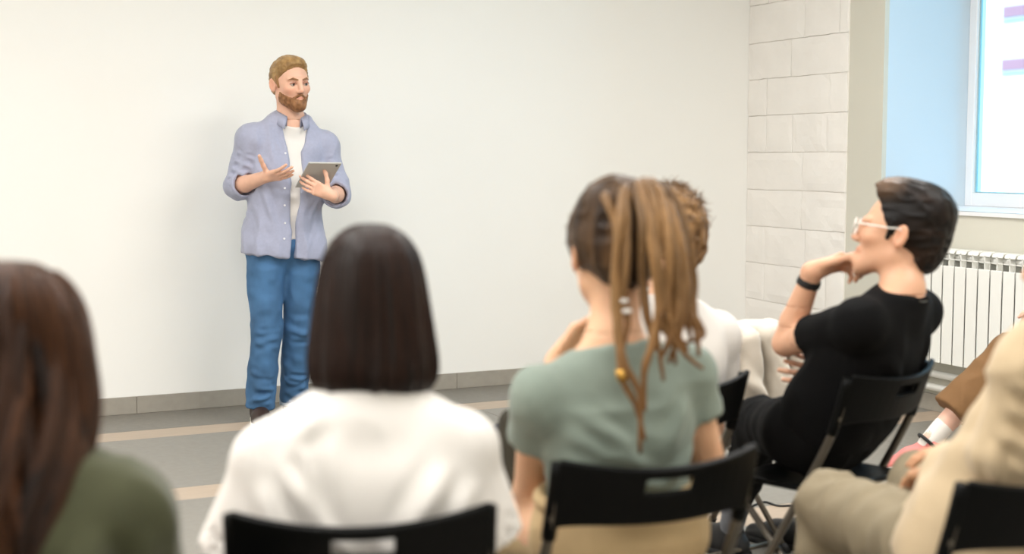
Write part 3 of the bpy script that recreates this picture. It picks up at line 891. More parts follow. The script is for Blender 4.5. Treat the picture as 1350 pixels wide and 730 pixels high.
# ================================================================== the speaker
sp = Figure('person', -1.165, 6.75, 202, 'bearded man in open blue shirt and jeans standing with a tablet')
def presenter():
    P = sp.P; J = Pose(); J.q = 1.08; J.w = 0.182; J.drop = 0.118
    J.pel = P(374, 318, 6.77); J.neck = P(383, 158, 6.79); J.right = A(1, 0, 0); J.frame()
    hs = 1.10
    HR = rot_head(14, -4, 3); HC = P(383, 110, 6.75)
    elR, wrR = P(313, 246, 6.73), P(350, 233, 6.55)
    elL, wrL = P(445, 256, 6.80), P(437, 257, 6.57)
    kR, aR = P(351, 436, 6.70), P(342, 533, 6.72); kL, aL = P(394, 432, 6.82), P(387, 524, 6.92)
    hpR, hpL = J.pel + A(0.088, 0, -0.02), J.pel + A(-0.088, 0, -0.02)
    S = Sdf(); torso(S, J, 0.0, fem=False); arm(S, J.shR, elR, wrR, q=1.12); arm(S, J.shL, elL, wrL, q=1.12)
    leg(S, hpR, kR, aR); leg(S, hpL, kL, aL)
    vdir = lambda x, y, z: sp.inv @ (R3 * x + UZ * y - FH * z)       # picture right, up, towards viewer
    hand(S, wrR, vdir(0.78, 0.10, 0.62), vdir(0.35, 0.80, -0.45), 1, curl=(0.12, 0.22, 0.15), s=1.04, spread=0.10, thumb=(0.25, 0.95, 0.25), thumb_curl=0.05)
    hand(S, wrL + vdir(-0.002, 0.0, 0.01), vdir(-0.80, 0.40, 0.30), vdir(-0.25, 0.2, -0.92), -1, curl=(0.30, 0.45, 0.30), s=1.0, spread=0.10, thumb=(0.45, 0.85, 0.1))
    h = head_ops(S, HC, HR, hs, J.neck, False, True, 0.060)
    boxes = [boxat(HC + HR @ A(0, 0.01, -0.01), A(0.145, 0.145, 0.165)) + (0.0032,), boxat(wrR + vdir(0.07, 0, 0.05), A(0.13, 0.13, 0.13)) + (0.004,), boxat(wrL + vdir(-0.07, 0.03, 0.03), A(0.12, 0.12, 0.12)) + (0.004,)]
    parts = [S.mesh(0.010, holes=boxes)]
    for i, bx in enumerate(boxes): parts.append(S.mesh(bx[2], bx[0], bx[1], holes=boxes[:i]))
    V, F = join(parts)
    tone = np.array(lin(232, 184, 158))
    body = sp.part('body', V, F, M['skin'], skin_color(V, HC, HR, hs, tone, 0.5))
    # eyes, brows
    for sd in (-1, 1):
        c = h(sd * 0.031, 0.0788, 0.0); r = 0.0125 * hs
        th = np.linspace(0, math.pi, 17); ph = np.arange(24) * 2 * math.pi / 24
        vs = np.array([[math.sin(a) * math.cos(b), math.cos(a), math.sin(a) * math.sin(b)] for a in th for b in ph])
        cc = np.tile(np.array(lin(196, 182, 172)), (len(vs), 1)); cc[vs[:, 1] > 0.84] = lin(70, 66, 60); cc[vs[:, 1] > 0.965] = lin(20, 18, 18)
        gz = np.array(Matrix.Rotation(math.radians(8), 3, 'Z') @ Matrix.Rotation(math.radians(-6), 3, 'X'))
        fc = [(i * 24 + j, i * 24 + (j + 1) % 24, (i + 1) * 24 + (j + 1) % 24, (i + 1) * 24 + j) for i in range(16) for j in range(24)]
        sp.part('eye', (c + (vs @ gz.T * r) @ HR.T), fc, M['eye'], cc)
        b = Sdf(); b.cone(h(sd * 0.013, 0.098, 0.0185), h(sd * 0.033, 0.092, 0.0245), 0.0038 * hs, 0.0042 * hs, k=0.003); b.cone(h(sd * 0.033, 0.092, 0.0245), h(sd * 0.050, 0.076, 0.018), 0.0042 * hs, 0.002 * hs, k=0.003)
        V, F = b.mesh(0.0022); sp.part('eyebrow', V, F, M['hair'], np.tile(lin(150, 110, 76), (len(V), 1)))
        b = Sdf(); b.cone(h(sd * 0.018, 0.0925, 0.0035), h(sd * 0.031, 0.0950, 0.0085), 0.0026 * hs, 0.0042 * hs, k=0.002); b.cone(h(sd * 0.031, 0.0950, 0.0085), h(sd * 0.046, 0.086, 0.002), 0.0042 * hs, 0.0026 * hs, k=0.002)
        V, F = b.mesh(0.0018); sp.part('eyelid', V, F, M['skin'], np.tile(tone * A(0.62, 0.50, 0.46), (len(V), 1)))
    # hair
    def hc(q):
        n = vnoise(q * A(60, 25, 60))[:, None] * 0.5 + 0.5
        return np.array(lin(120, 88, 52)) * (1 - n) + np.array(lin(196, 160, 108)) * n
    cap_hair(sp, HC, HR, hs, hc, [((0, -0.018, 0.034), (0.081, 0.100, 0.089), 0.02), ((0.004, 0.028, 0.084), (0.060, 0.058, 0.034), 0.03), ((0, -0.07, -0.01), (0.060, 0.045, 0.06), 0.03)],
             [((0, 0.026, 0.022), (0, 0.76, -0.65))], h=0.0035, noise=((A(55, 26, 70), 0.0022, 3), (A(120, 60, 140), 0.0010, 8)))
    for sd in (-1, 1):
        b = Sdf(); b.cone(h(sd * 0.073, 0.012, 0.03), h(sd * 0.068, 0.020, -0.012), 0.010 * hs, 0.007 * hs, k=0.005)
        V, F = b.mesh(0.003); sp.part('sideburn', V, F, M['hair'], np.tile(lin(150, 112, 74), (len(V), 1)))
    # beard
    B = Sdf(); hb = lambda *p: HC + HR @ (A(*p) * hs)
    head_ops(B, HC, HR, hs, None, False, False, face_only=True)
    o_ = list(B.ops); B.ops = []
    for o in o_:
        if o[0] == 'cone' and not o[7]: B.ops.append(o[:3] + (o[3] + 0.0042, o[4] + 0.0042) + o[5:])
        elif o[0] == 'ell' and not o[5]: B.ops.append((o[0], o[1], o[2] + 0.0042) + o[3:])
    B.half(hb(0, 0.060, -0.053), HR @ nrm(A(0, 0.42, 0.91)))
    B.half(hb(0, 0.016, -0.05), HR @ A(0, -0.96, 0.28))
    B.ell(hb(0, 0.100, -0.0610), A(0.0215, 0.022, 0.0080) * hs, k=0.003, rot=HR, sub=True)
    for sd in (-1, 1):
        B.cone(hb(sd * 0.004, 0.0975, -0.0475), hb(sd * 0.026, 0.084, -0.062), 0.0058 * hs, 0.0055 * hs, k=0.004); B.cone(hb(sd * 0.026, 0.084, -0.062), hb(sd * 0.022, 0.084, -0.084), 0.0055 * hs, 0.008 * hs, k=0.006)
    V, F = B.mesh(0.003); V = folds(V, F, (), ((A(110, 110, 70), 0.0014, 5),))
    n = vnoise(V * 90)[:, None] * 0.5 + 0.5
    sp.part('beard', V, F, M['hair'], np.array(lin(112, 74, 46)) * (1 - n) + np.array(lin(168, 122, 84)) * n)

    # white tee
    tee(sp, 't_shirt', J, M['white_tee'], [], g=0.008, hem=0.02, collar=0.004, fem=False, tilt=0.55, noise=((A(9, 9, 16), -0.004, 2),))
    # open shirt
    S = Sdf(); g = 0.020
    torso(S, J, g, fem=False)
    S.cone(J.at(0.10, -0.062, 0.0), J.at(0.10, 0.058, 0.0), 0.120 * J.q, k=0.04); S.cone(J.at(-0.10, -0.074, 0.0), J.at(-0.10, 0.070, 0.0), 0.118 * J.q + 0.006, k=0.04)
    S.cone(J.at(0.42, -0.068, 0.0), J.at(0.42, 0.068, 0.0), 0.112 * J.q, k=0.04)
    for sh, el, wr in ((J.shR, elR, wrR), (J.shL, elL, wrL)):
        d = nrm(wr - el)
        S.cone(sh, el * 0.97 + sh * 0.03, 0.070, 0.064, k=0.03); S.cone(el, el + d * 0.055, 0.062, 0.064, k=0.02, flat=True)
    def opening(D, X, Y, Z):
        dx, dy, dz = X - J.pel[0], Y - J.pel[1], Z - J.pel[2]
        a = (dx * J.u[0] + dy * J.u[1] + dz * J.u[2]) / J.L; b = dx * J.r[0] + dy * J.r[1] + dz * J.r[2]; c = dx * J.f[0] + dy * J.f[1] + dz * J.f[2]
        a = np.clip(a, -0.4, 1.2)
        w = 0.015 + 0.028 * np.clip(a, 0, 1) + 0.030 * np.clip(a - 0.72, 0, 1) / 0.28
        mid = -0.018 + 0.012 * a
        return np.maximum(D, -np.maximum(np.abs(b - mid) - w, 0.03 - c))
    S.fn(opening)
    S.half(J.neck + J.u * 0.030, nrm(J.u + J.f * 0.35)); 
    S.half(J.at(-0.125, 0, 0), nrm(-J.u + J.r * 0.03))
    for el, wr in ((elR, wrR), (elL, wrL)):
        d = nrm(wr - el); S.cone(el + d * 0.03, el + d * 0.10, 0.050, 0.052, k=0.004, sub=True)
    V, F = S.mesh(0.0065); V = relax(V, F, 2, 0.5)
    it = []
    at = J.at
    for a0, b0, c0, a1, b1, c1, w, am in ((0.70, 0.16, .08, 0.48, 0.05, .12, .018, .009), (0.62, 0.17, .08, 0.36, 0.06, .13, .016, .009), (0.45, 0.14, .1, 0.10, 0.07, .13, .018, .008), (0.30, 0.16, .06, -0.05, 0.10, .12, .018, .008),
                                  (0.15, 0.17, .04, 0.02, 0.05, .13, .014, .007), (0.70, -0.16, .08, 0.40, -0.08, .12, .016, .008), (0.50, -0.15, .07, 0.15, -0.09, .12, .016, .008), (0.2, -0.14, .09, -0.08, -0.08, .13, .016, .008),
                                  (0.86, 0.10, .07, 0.70, 0.06, .11, .014, .006)):
        it.append((at(a0, b0, c0), at(a1, b1, c1), w, am)); 
    for sh, el, sg in ((J.shR, elR, 1), (J.shL, elL, -1)):
        for t in (0.30, 0.48, 0.66, 0.82):
            c = sh * (1 - t) + el * t
            it.append((c + vdir(-0.06, 0.02, 0.05), c + vdir(0.06, -0.03, 0.06), 0.012, 0.008)); it.append((c + vdir(-0.06, -0.015, 0.05), c + vdir(0.05, 0.02, 0.06), 0.010, -0.006))
    it = [(a, b, w * 0.8, am * 1.5) for a, b, w, am in it]
    V = folds(V, F, it, ((A(13, 13, 7), 0.008, 4), (A(26, 26, 20), -0.005, 9)))
    shirt = sp.part('shirt', V, F, M['shirt_blue'])
    # rolled cuffs
    for el, wr in ((elR, wrR), (elL, wrL)):
        d = nrm(wr - el); C = Sdf(); C.cone(el + d * 0.012, el + d * 0.062, 0.066, 0.068, k=0.01, flat=True); C.half(el + d * 0.022, -d)
        C.cone(el - d * 0.02, el + d * 0.12, 0.054, 0.057, k=0.004, sub=True)
        V, F = C.mesh(0.005); V = folds(relax(V, F), F, (), ((A(25, 25, 40), 0.003, 6),)); sp.part('cuff', V, F, M['shirt_blue'], parent=shirt)
    # collar
    n1, n2 = 40, 5; V = []
    prof = [(0.066, -0.018), (0.066, 0.022), (0.072, 0.032), (0.084, 0.016), (0.094, -0.014)]
    for i in range(n1):
        a = math.radians(-152 + 304 * i / (n1 - 1)); fr = abs(a) / math.radians(152)
        for j, (rr, zz) in enumerate(prof):
            dp = -0.030 * fr ** 3 * (1.0 if j > 2 else 0.4) - 0.028 * fr ** 2; ex = 1 + 0.10 * fr ** 4 * (j > 2)
            V.append(J.neck + J.u * (0.020 + zz + dp) + (J.r * math.sin(a) - J.f * math.cos(a)) * rr * ex * 1.02 + J.f * 0.012)
    F = [(i * n2 + j, i * n2 + j + 1, (i + 1) * n2 + j + 1, (i + 1) * n2 + j) for i in range(n1 - 1) for j in range(n2 - 1)]
    co = sp.part('collar', V, F, M['shirt_blue'], parent=shirt)
    md = co.modifiers.new('thick', 'SOLIDIFY'); md.thickness = 0.004
    # buttons down the placket
    Vs = np.array([v.co[:] for v in shirt.data.vertices])
    for a in (0.72, 0.58, 0.44, 0.30, 0.16, 0.03):
        tgt = at(a, 0.030 + 0.022 * a, 0.14); i = np.argmin(((Vs - tgt) ** 2).sum(1) + 10 * ((Vs - tgt) @ J.u) ** 2)
        b = MB(); b.tube([Vs[i] - J.f * 0.001, Vs[i] + J.f * 0.004], 0.0052, 10); b.build('button', M['button'], shirt)
    # jeans
    S = Sdf(); S.cone(at(-0.02, -0.055, 0), at(-0.02, 0.055, 0), 0.112, k=0.03); S.cone(at(0.10, -0.045, 0), at(0.10, 0.045, 0), 0.104, k=0.03)
    for hp, kn, an, sd in ((hpR, kR, aR, 1), (hpL, kL, aL, -1)):
        S.cone(hp, kn, 0.098, 0.076, k=0.03); mid = kn * 0.5 + an * 0.5
        S.cone(kn, mid, 0.076, 0.074, k=0.02); S.cone(mid, an + A(0, 0.01, -0.012), 0.074, 0.070, k=0.02, flat=True)
    S.half(at(0.08, 0, 0), J.u)
    V, F = S.mesh(0.0075); V = relax(V, F, 2, 0.5)
    it = []
    for hp, kn, an, sd in ((hpR, kR, aR, 1), (hpL, kL, aL, -1)):
        ax_ = nrm(an - kn)
        for t, s0 in ((0.02, 1), (0.12, -1), (-0.10, 1), (0.55, 1), (0.66, -1), (0.76, 1), (0.86, -1), (0.95, 1)):
            c = kn * (1 - t) + an * t; am = 0.010 if t > 0.5 else 0.007
            it.append((c + A(0.08, 0.06, 0.03 * s0), c + A(-0.08, 0.07, -0.03 * s0), 0.014, am)); it.append((c + A(0.08, 0.06, -0.022), c + A(-0.08, 0.06, -0.022), 0.012, -am * 0.7))
        it.append((hp + A(sd * 0.0, 0.1, 0.0), hp + A(sd * 0.09, 0.08, 0.05), 0.012, 0.006)); it.append((hp + A(-sd * 0.04, 0.1, -0.08), hp + A(sd * 0.08, 0.08, -0.03), 0.014, 0.006))
    jr = np.random.RandomState(9); it = [(a + jr.normal(size=3) * 0.012, b + jr.normal(size=3) * 0.02, w * jr.uniform(0.8, 1.3), am * jr.uniform(0.6, 1.6)) for a, b, w, am in it]
    V = folds(V, F, it, ((A(12, 12, 6), 0.006, 12), (A(22, 22, 26), -0.005, 21)))
    jn = sp.part('jeans', V, F, M['denim'])
    C = Sdf(); C.cone(aL + A(0, 0.005, 0.02), aL + A(0, 0.01, -0.035), 0.074, 0.074, k=0.01, flat=True); C.half(aL + A(0, 0, 0.01), A(0, 0, 1))
    V, F = C.mesh(0.006); sp.part('rolled_hem', V, F, M['denim_light'], parent=jn)
    for an, hd in ((aR, A(0.12, 1, 0)), (aL, A(-0.25, 1, 0))):
        a_ = an.copy(); a_[2] = 0.090
        shoe(sp, a_, hd, M['shoe_brown'], M['sole_white'], 1.10)
    # the tablet in his hand
    Pa, Pb, Pd = pix(407, 214, 6.45), pix(450.5, 214.6, 6.53), pix(381, 246.5, 6.60)
    ux = nrm(Pb - Pa); vy = Pd - Pa; vy = vy - ux * (vy @ ux); w_, h_ = np.linalg.norm(Pb - Pa), np.linalg.norm(vy); vy = nrm(vy); nz_ = np.cross(ux, vy)
    if nz_ @ FH > 0: nz_ = -nz_     # towards the viewer: the back of the tablet
    t = empty('tablet', tuple((Pa + Pb) / 2 + vy * h_ / 2))
    mtx = np.eye(4); mtx[:3, 0] = ux; mtx[:3, 1] = np.cross(nz_, ux); mtx[:3, 2] = nz_; mtx[:3, 3] = (Pa + Pb) / 2 + vy * h_ / 2
    t.matrix_world = Matrix(mtx.tolist())
    tag(t, 'grey tablet held in the left hand of the standing speaker', 'tablet')
    b = MB(); b.box((-w_ / 2, -h_ / 2, -0.004), (w_ / 2, h_ / 2, 0.004), 0.002); b.build('back_shell', M['tablet'], t)
    b = MB(); b.box((-w_ / 2 + 0.004, -h_ / 2 + 0.004, -0.005), (w_ / 2 - 0.004, h_ / 2 - 0.004, -0.004)); b.build('screen', M['glass_dark'], t)
    b = MB(); b.tube([(w_ / 2 - 0.02, h_ / 2 - 0.02, 0.003), (w_ / 2 - 0.02, h_ / 2 - 0.02, 0.0055)], 0.006, 14); b.build('camera_lens', M['glass_dark'], t)
presenter()

# ================================================================== woman with the dark bob
def loft_hair(fig, C, R, s, rings, colf, na=150, nt=60, groove=0.003, freq=26, seed=0, wave=0.0, name='hair', lip=0.03):
    """rings: (z, half width, half depth, y centre, front opening depth 0..1) in head units, top to bottom"""
    rz_ = np.array(rings, float); T = np.linspace(0, len(rings) - 1, nt)
    cur = np.stack([spline([[x] for x in rz_[:, i]], nt)[:, 0] for i in range(5)], 1)
    th = np.arange(na) * 2 * math.pi / na
    def surf(i, a, off=0.0, wv=None):
        z, w, d, yc, op = cur[i]
        rr = 1.0 + off
        x = np.sin(a) * w * rr; y = np.cos(a) * d * rr + yc
        fr = np.clip((np.cos(a) - 0.45) / 0.35, 0, 1); fr = fr * fr * (3 - 2 * fr)
        y = y - fr * op * d * 0.9
        return np.stack([x, y, np.full_like(x, z)], -1)
    V = []
    for i in range(nt):
        t = i / (nt - 1)
        nn = vnoise(np.stack([np.cos(th) * freq, np.sin(th) * freq, np.full_like(th, t * 3.0 + seed)], 1)) * groove * min(1, t * 4) / max(cur[i][1], 0.02)
        nn += vnoise(np.stack([np.cos(th) * freq * 0.3, np.sin(th) * freq * 0.3, np.full_like(th, t * 2.0 + seed + 9)], 1)) * groove * 1.6 * min(1, t * 3) / max(cur[i][1], 0.02)
        p = surf(i, th, nn)
        if wave: p[:, 0] += wave * t * np.sin(t * 9 + th * 2); p[:, 1] += wave * t * np.cos(t * 8 + th * 3)
        V.append(p)
    base = V[-1].copy(); cen = base.mean(0)
    for j in range(1, 4):
        q = cen + (base - cen) * (1 - 0.10 * j); q[:, 2] += lip * j / 3; V.append(q)
    rows = len(V)
    V = np.concatenate(V); Vw = C + (V * s) @ R.T
    i, j = np.meshgrid(np.arange(rows - 1), np.arange(na), indexing='ij')
    F = np.stack([i * na + j, (i + 1) * na + j, (i + 1) * na + (j + 1) % na, i * na + (j + 1) % na], -1).reshape(-1, 4)
    o = fig.part(name, Vw, F, M['hair'], colf(V))
    return o, surf, nt, (lambda p: C + (p * s) @ R.T)
def loft_strands(fig, o, surf, nt, tr, n, colA, colB, r=0.0011, seed=1, wave=0.0, lift=0.012, back_only=True):
    g = np.random.RandomState(seed); k = 22; paths = []
    for q in range(n):
        a = g.uniform(0.28 * math.pi, 1.72 * math.pi); i0 = g.randint(0, nt // 3); i1 = min(nt - 1, i0 + g.randint(nt // 3, nt))
        ii = np.linspace(i0, i1, k).astype(int); da = g.uniform(-0.08, 0.08); off = g.uniform(0.0, lift); ph = g.uniform(0, 6)
        p = np.array([surf(i, np.array([a + da * (i - i0) / nt]), np.array([off]))[0] for i in ii])
        t = ii / nt
        p[:, 0] += wave * t * np.sin(t * 9 + a * 2 + ph * 0.1); p[:, 1] += wave * t * np.cos(t * 8 + a * 3 + ph * 0.1)
        paths.append(tr(p))
    def cf(m, kk):
        w = g.rand(m, 1, 1); w = np.repeat(w, kk, 1); return np.array(colA) * (1 - w) + np.array(colB) * w
    strands('hair_strands', fig, np.array(paths), r, cf, parent=o)['kind'] = 'stuff'

def bob_woman():
    fig = Figure('person', *on_chair(*C2), C2[2], 'woman with a dark brown bob in a white T-shirt, seen from behind')
    P = fig.P; J = Pose(); J.q = 0.96; J.w = 0.158; J.drop = 0.085; J.shL_off = A(-0.006, 0, -0.030)
    J.pel = A(0, 0.0, 0.575); J.neck = P(490, 520, 2.27); J.frame()
    HR = rot_head(2, -6, 0); HC = P(489, 398, 2.33)
    elL, elR = J.shL + A(-0.045, 0.03, -0.26), J.shR + A(0.026, 0.03, -0.27)
    wrL, wrR = A(-0.07, 0.27, 0.67), A(0.07, 0.27, 0.67)
    legs = seat_legs(J)
    seated_body(fig, J, (HC, HR), (elL, wrL), (elR, wrR), legs, hands=[(wrL, A(0.25, 1, -0.25), A(0.1, -0.2, -1), -1, {}), (wrR, A(-0.25, 1, -0.25), A(-0.1, -0.2, -1), 1, {})])
    at = J.at
    it = [(at(.72, -.13, -.1), at(.30, -.06, -.12), .022, .010), (at(.62, -.17, -.08), at(.12, -.10, -.12), .024, .012), (at(.75, .13, -.1), at(.35, .05, -.13), .022, .009), (at(.66, .17, -.07), at(.2, .10, -.12), .022, .011),
          (at(.30, -.13, -.1), at(.12, .02, -.15), .02, .010), (at(.28, .16, -.08), at(.10, 0, -.15), .02, .010), (at(.95, -.08, -.06), at(.80, -.12, -.09), .02, .006)]
    sl = lambda sh, el: (sh, sh * 0.36 + el * 0.64, 0.058, 0.078)
    tee(fig, 't_shirt', J, M['white_tee'], [sl(J.shL, elL + A(-.03, 0, 0)), (J.shR, J.shR * 0.40 + (elR + A(0.03, 0, 0)) * 0.60, 0.057, 0.073)], g=0.012, hem=-0.02, collar=0.028, items=[(a, b, w * 0.85, am * 1.9) for a, b, w, am in it] + [(at(.80, -.14, -.09), at(.55, -.10, -.12), .012, -.012), (at(.62, .15, -.08), at(.40, .06, -.12), .012, -.010), (at(.50, -.10, -.12), at(.15, -.02, -.14), .012, -.012), (at(.45, .02, -.13), at(.12, .06, -.14), .014, .012), (at(.40, .15, -.08), at(.22, .02, -.14), .012, -.010)], noise=((A(10, 10, 5), 0.004, 3), (A(22, 22, 12), -0.004, 8)),
        extra=lambda S: (S.cone(at(.22, -.09, -.015), at(.22, .09, -.015), 0.115, k=0.05), S.cone(at(.45, -.09, -.01), at(.45, .09, -.01), 0.112, k=0.05)), h=0.007)
    trousers(fig, J, M['jeans_dark'], [(a, b, c, 0.012) for a, b, c in legs], top=0.1)
    for a, b, c in legs: shoe(fig, c + A(0, 0, -0.01), A(0, 1, 0), M['shoe_black'], M['sole_white'], 0.92)
    cA, cB = np.array(lin(15, 9, 8)), np.array(lin(38, 24, 18))
    def cf(V):
        n = vnoise(np.stack([np.arctan2(V[:, 0], V[:, 1]) * 14, V[:, 2] * 6, V[:, 1] * 0], 1))[:, None] * 0.5 + 0.5
        return cA * (1 - n) + cB * n
    rings = [(0.128, 0.004, 0.004, -0.02, 0), (0.124, 0.030, 0.040, -0.018, 0), (0.108, 0.056, 0.074, -0.016, 0), (0.080, 0.075, 0.098, -0.014, 0.0), (0.045, 0.086, 0.108, -0.012, 0.15), (0.0, 0.094, 0.108, -0.014, 0.55),
             (-0.05, 0.101, 0.100, -0.020, 0.7), (-0.095, 0.106, 0.094, -0.026, 0.7), (-0.125, 0.103, 0.088, -0.028, 0.7), (-0.146, 0.090, 0.074, -0.028, 0.7)]
    o, sf, nt, tr = loft_hair(fig, HC, HR, 1.05, rings, cf, groove=0.0028, freq=30)
    loft_strands(fig, o, sf, nt, tr, 1500, lin(14, 9, 8), lin(56, 36, 27), 0.0009, 3)
bob_woman()

# ================================================================== woman in the olive top
def olive_woman():
    fig = Figure('person', *on_chair(*C1), C1[2], 'woman with long brown hair in an olive green top, seen from behind')
    P = fig.P; J = Pose(); J.q = 0.98; J.w = 0.136; J.drop = 0.088
    J.pel = A(0, 0.0, 0.575); J.neck = P(22, 612, 1.80); J.frame()
    HR = rot_head(-4, -6, 0); HC = P(22, 468, 1.86)
    elL, elR = J.shL + A(-0.05, 0.03, -0.26), J.shR + A(0.05, 0.03, -0.26)
    wrL, wrR = A(-0.07, 0.27, 0.67), A(0.07, 0.27, 0.67)
    legs = seat_legs(J)
    seated_body(fig, J, (HC, HR), (elL, wrL), (elR, wrR), legs, q=0.72, hands=[(wrL, A(0.25, 1, -0.25), A(0.1, -0.2, -1), -1, {}), (wrR, A(-0.25, 1, -0.25), A(-0.1, -0.2, -1), 1, {})])
    at = J.at
    it = [(at(.80, .12, -.09), at(.35, .07, -.12), .018, .012), (at(.74, .18, -.06), at(.2, .14, -.09), .018, .012), (at(.8, -.12, -.09), at(.3, -.06, -.12), .02, .01), (at(.70, .15, -.08), at(.25, .10, -.11), .012, -.010)]
    tee(fig, 'top', J, M['olive'], [(J.shL, elL, .062, .054), (J.shR, elR, .062, .054), (elL, wrL, .054, .044), (elR, wrR, .054, .044)], g=0.013, hem=-0.02, collar=0.03, items=[(a, b, w, am * 1.4) for a, b, w, am in it], noise=((A(11, 11, 5), 0.010, 13), (A(20, 20, 9), -0.006, 3)), cut_arms=False, h=0.007)
    trousers(fig, J, M['jeans_dark'], [(a, b, c, 0.012) for a, b, c in legs], top=0.1)
    for a, b, c in legs: shoe(fig, c + A(0, 0, -0.01), A(0, 1, 0), M['shoe_black'], M['sole_white'], 0.92)
    cA, cB = np.array(lin(26, 15, 10)), np.array(lin(74, 46, 29))
    def cf(V):
        n = vnoise(np.stack([np.arctan2(V[:, 0], V[:, 1]) * 9, V[:, 2] * 7, V[:, 1] * 0], 1))[:, None] * 0.5 + 0.5
        return cA * (1 - n) + cB * n
    rings = [(0.130, 0.004, 0.004, -0.02, 0), (0.126, 0.030, 0.040, -0.018, 0), (0.108, 0.058, 0.076, -0.016, 0), (0.078, 0.077, 0.100, -0.014, 0.0), (0.040, 0.088, 0.110, -0.012, 0.15), (-0.01, 0.096, 0.108, -0.018, 0.55),
             (-0.07, 0.104, 0.098, -0.034, 0.7), (-0.13, 0.104, 0.082, -0.060, 0.75), (-0.19, 0.094, 0.060, -0.090, 0.7), (-0.26, 0.084, 0.046, -0.105, 0.6), (-0.33, 0.066, 0.036, -0.11, 0.5), (-0.37, 0.040, 0.026, -0.11, 0.4)]
    o, sf, nt, tr = loft_hair(fig, HC, HR, 1.0, rings, cf, groove=0.008, freq=14, nt=80, wave=0.020, seed=4)
    loft_strands(fig, o, sf, nt, tr, 1500, lin(24, 14, 10), lin(104, 68, 44), 0.0010, 5, wave=0.022, lift=0.09)
    g = np.random.RandomState(2)
    for i in range(46):          # heavier wavy locks over the mass
        a = g.uniform(0.35 * math.pi, 1.65 * math.pi); i0 = g.randint(12, 34); i1 = g.randint(58, 80); ph = g.uniform(0, 6.3)
        ii = np.linspace(i0, i1 - 1, 30).astype(int); t = np.linspace(0, 1, 30)
        p = np.array([sf(k_, np.array([a + 0.20 * tt * math.sin(7 * tt + ph)]), np.array([0.02 + 0.10 * tt * (0.6 + 0.4 * math.sin(9 * tt + ph))]))[0] for k_, tt in zip(ii, t)])
        V, F = tube_geo(tr(p), 0.012 * np.sin(np.pi * np.clip(t * 0.93 + 0.05, 0, 1)) ** 0.6 + 0.001, 8)
        c = cA + (cB * 1.25 - cA) * g.rand(); fig.part('hair_lock', V, F, M['hair'], np.tile(c, (len(V), 1)) * (0.8 + 0.4 * vnoise(V * 60)[:, None] ** 2), parent=o)
olive_woman()

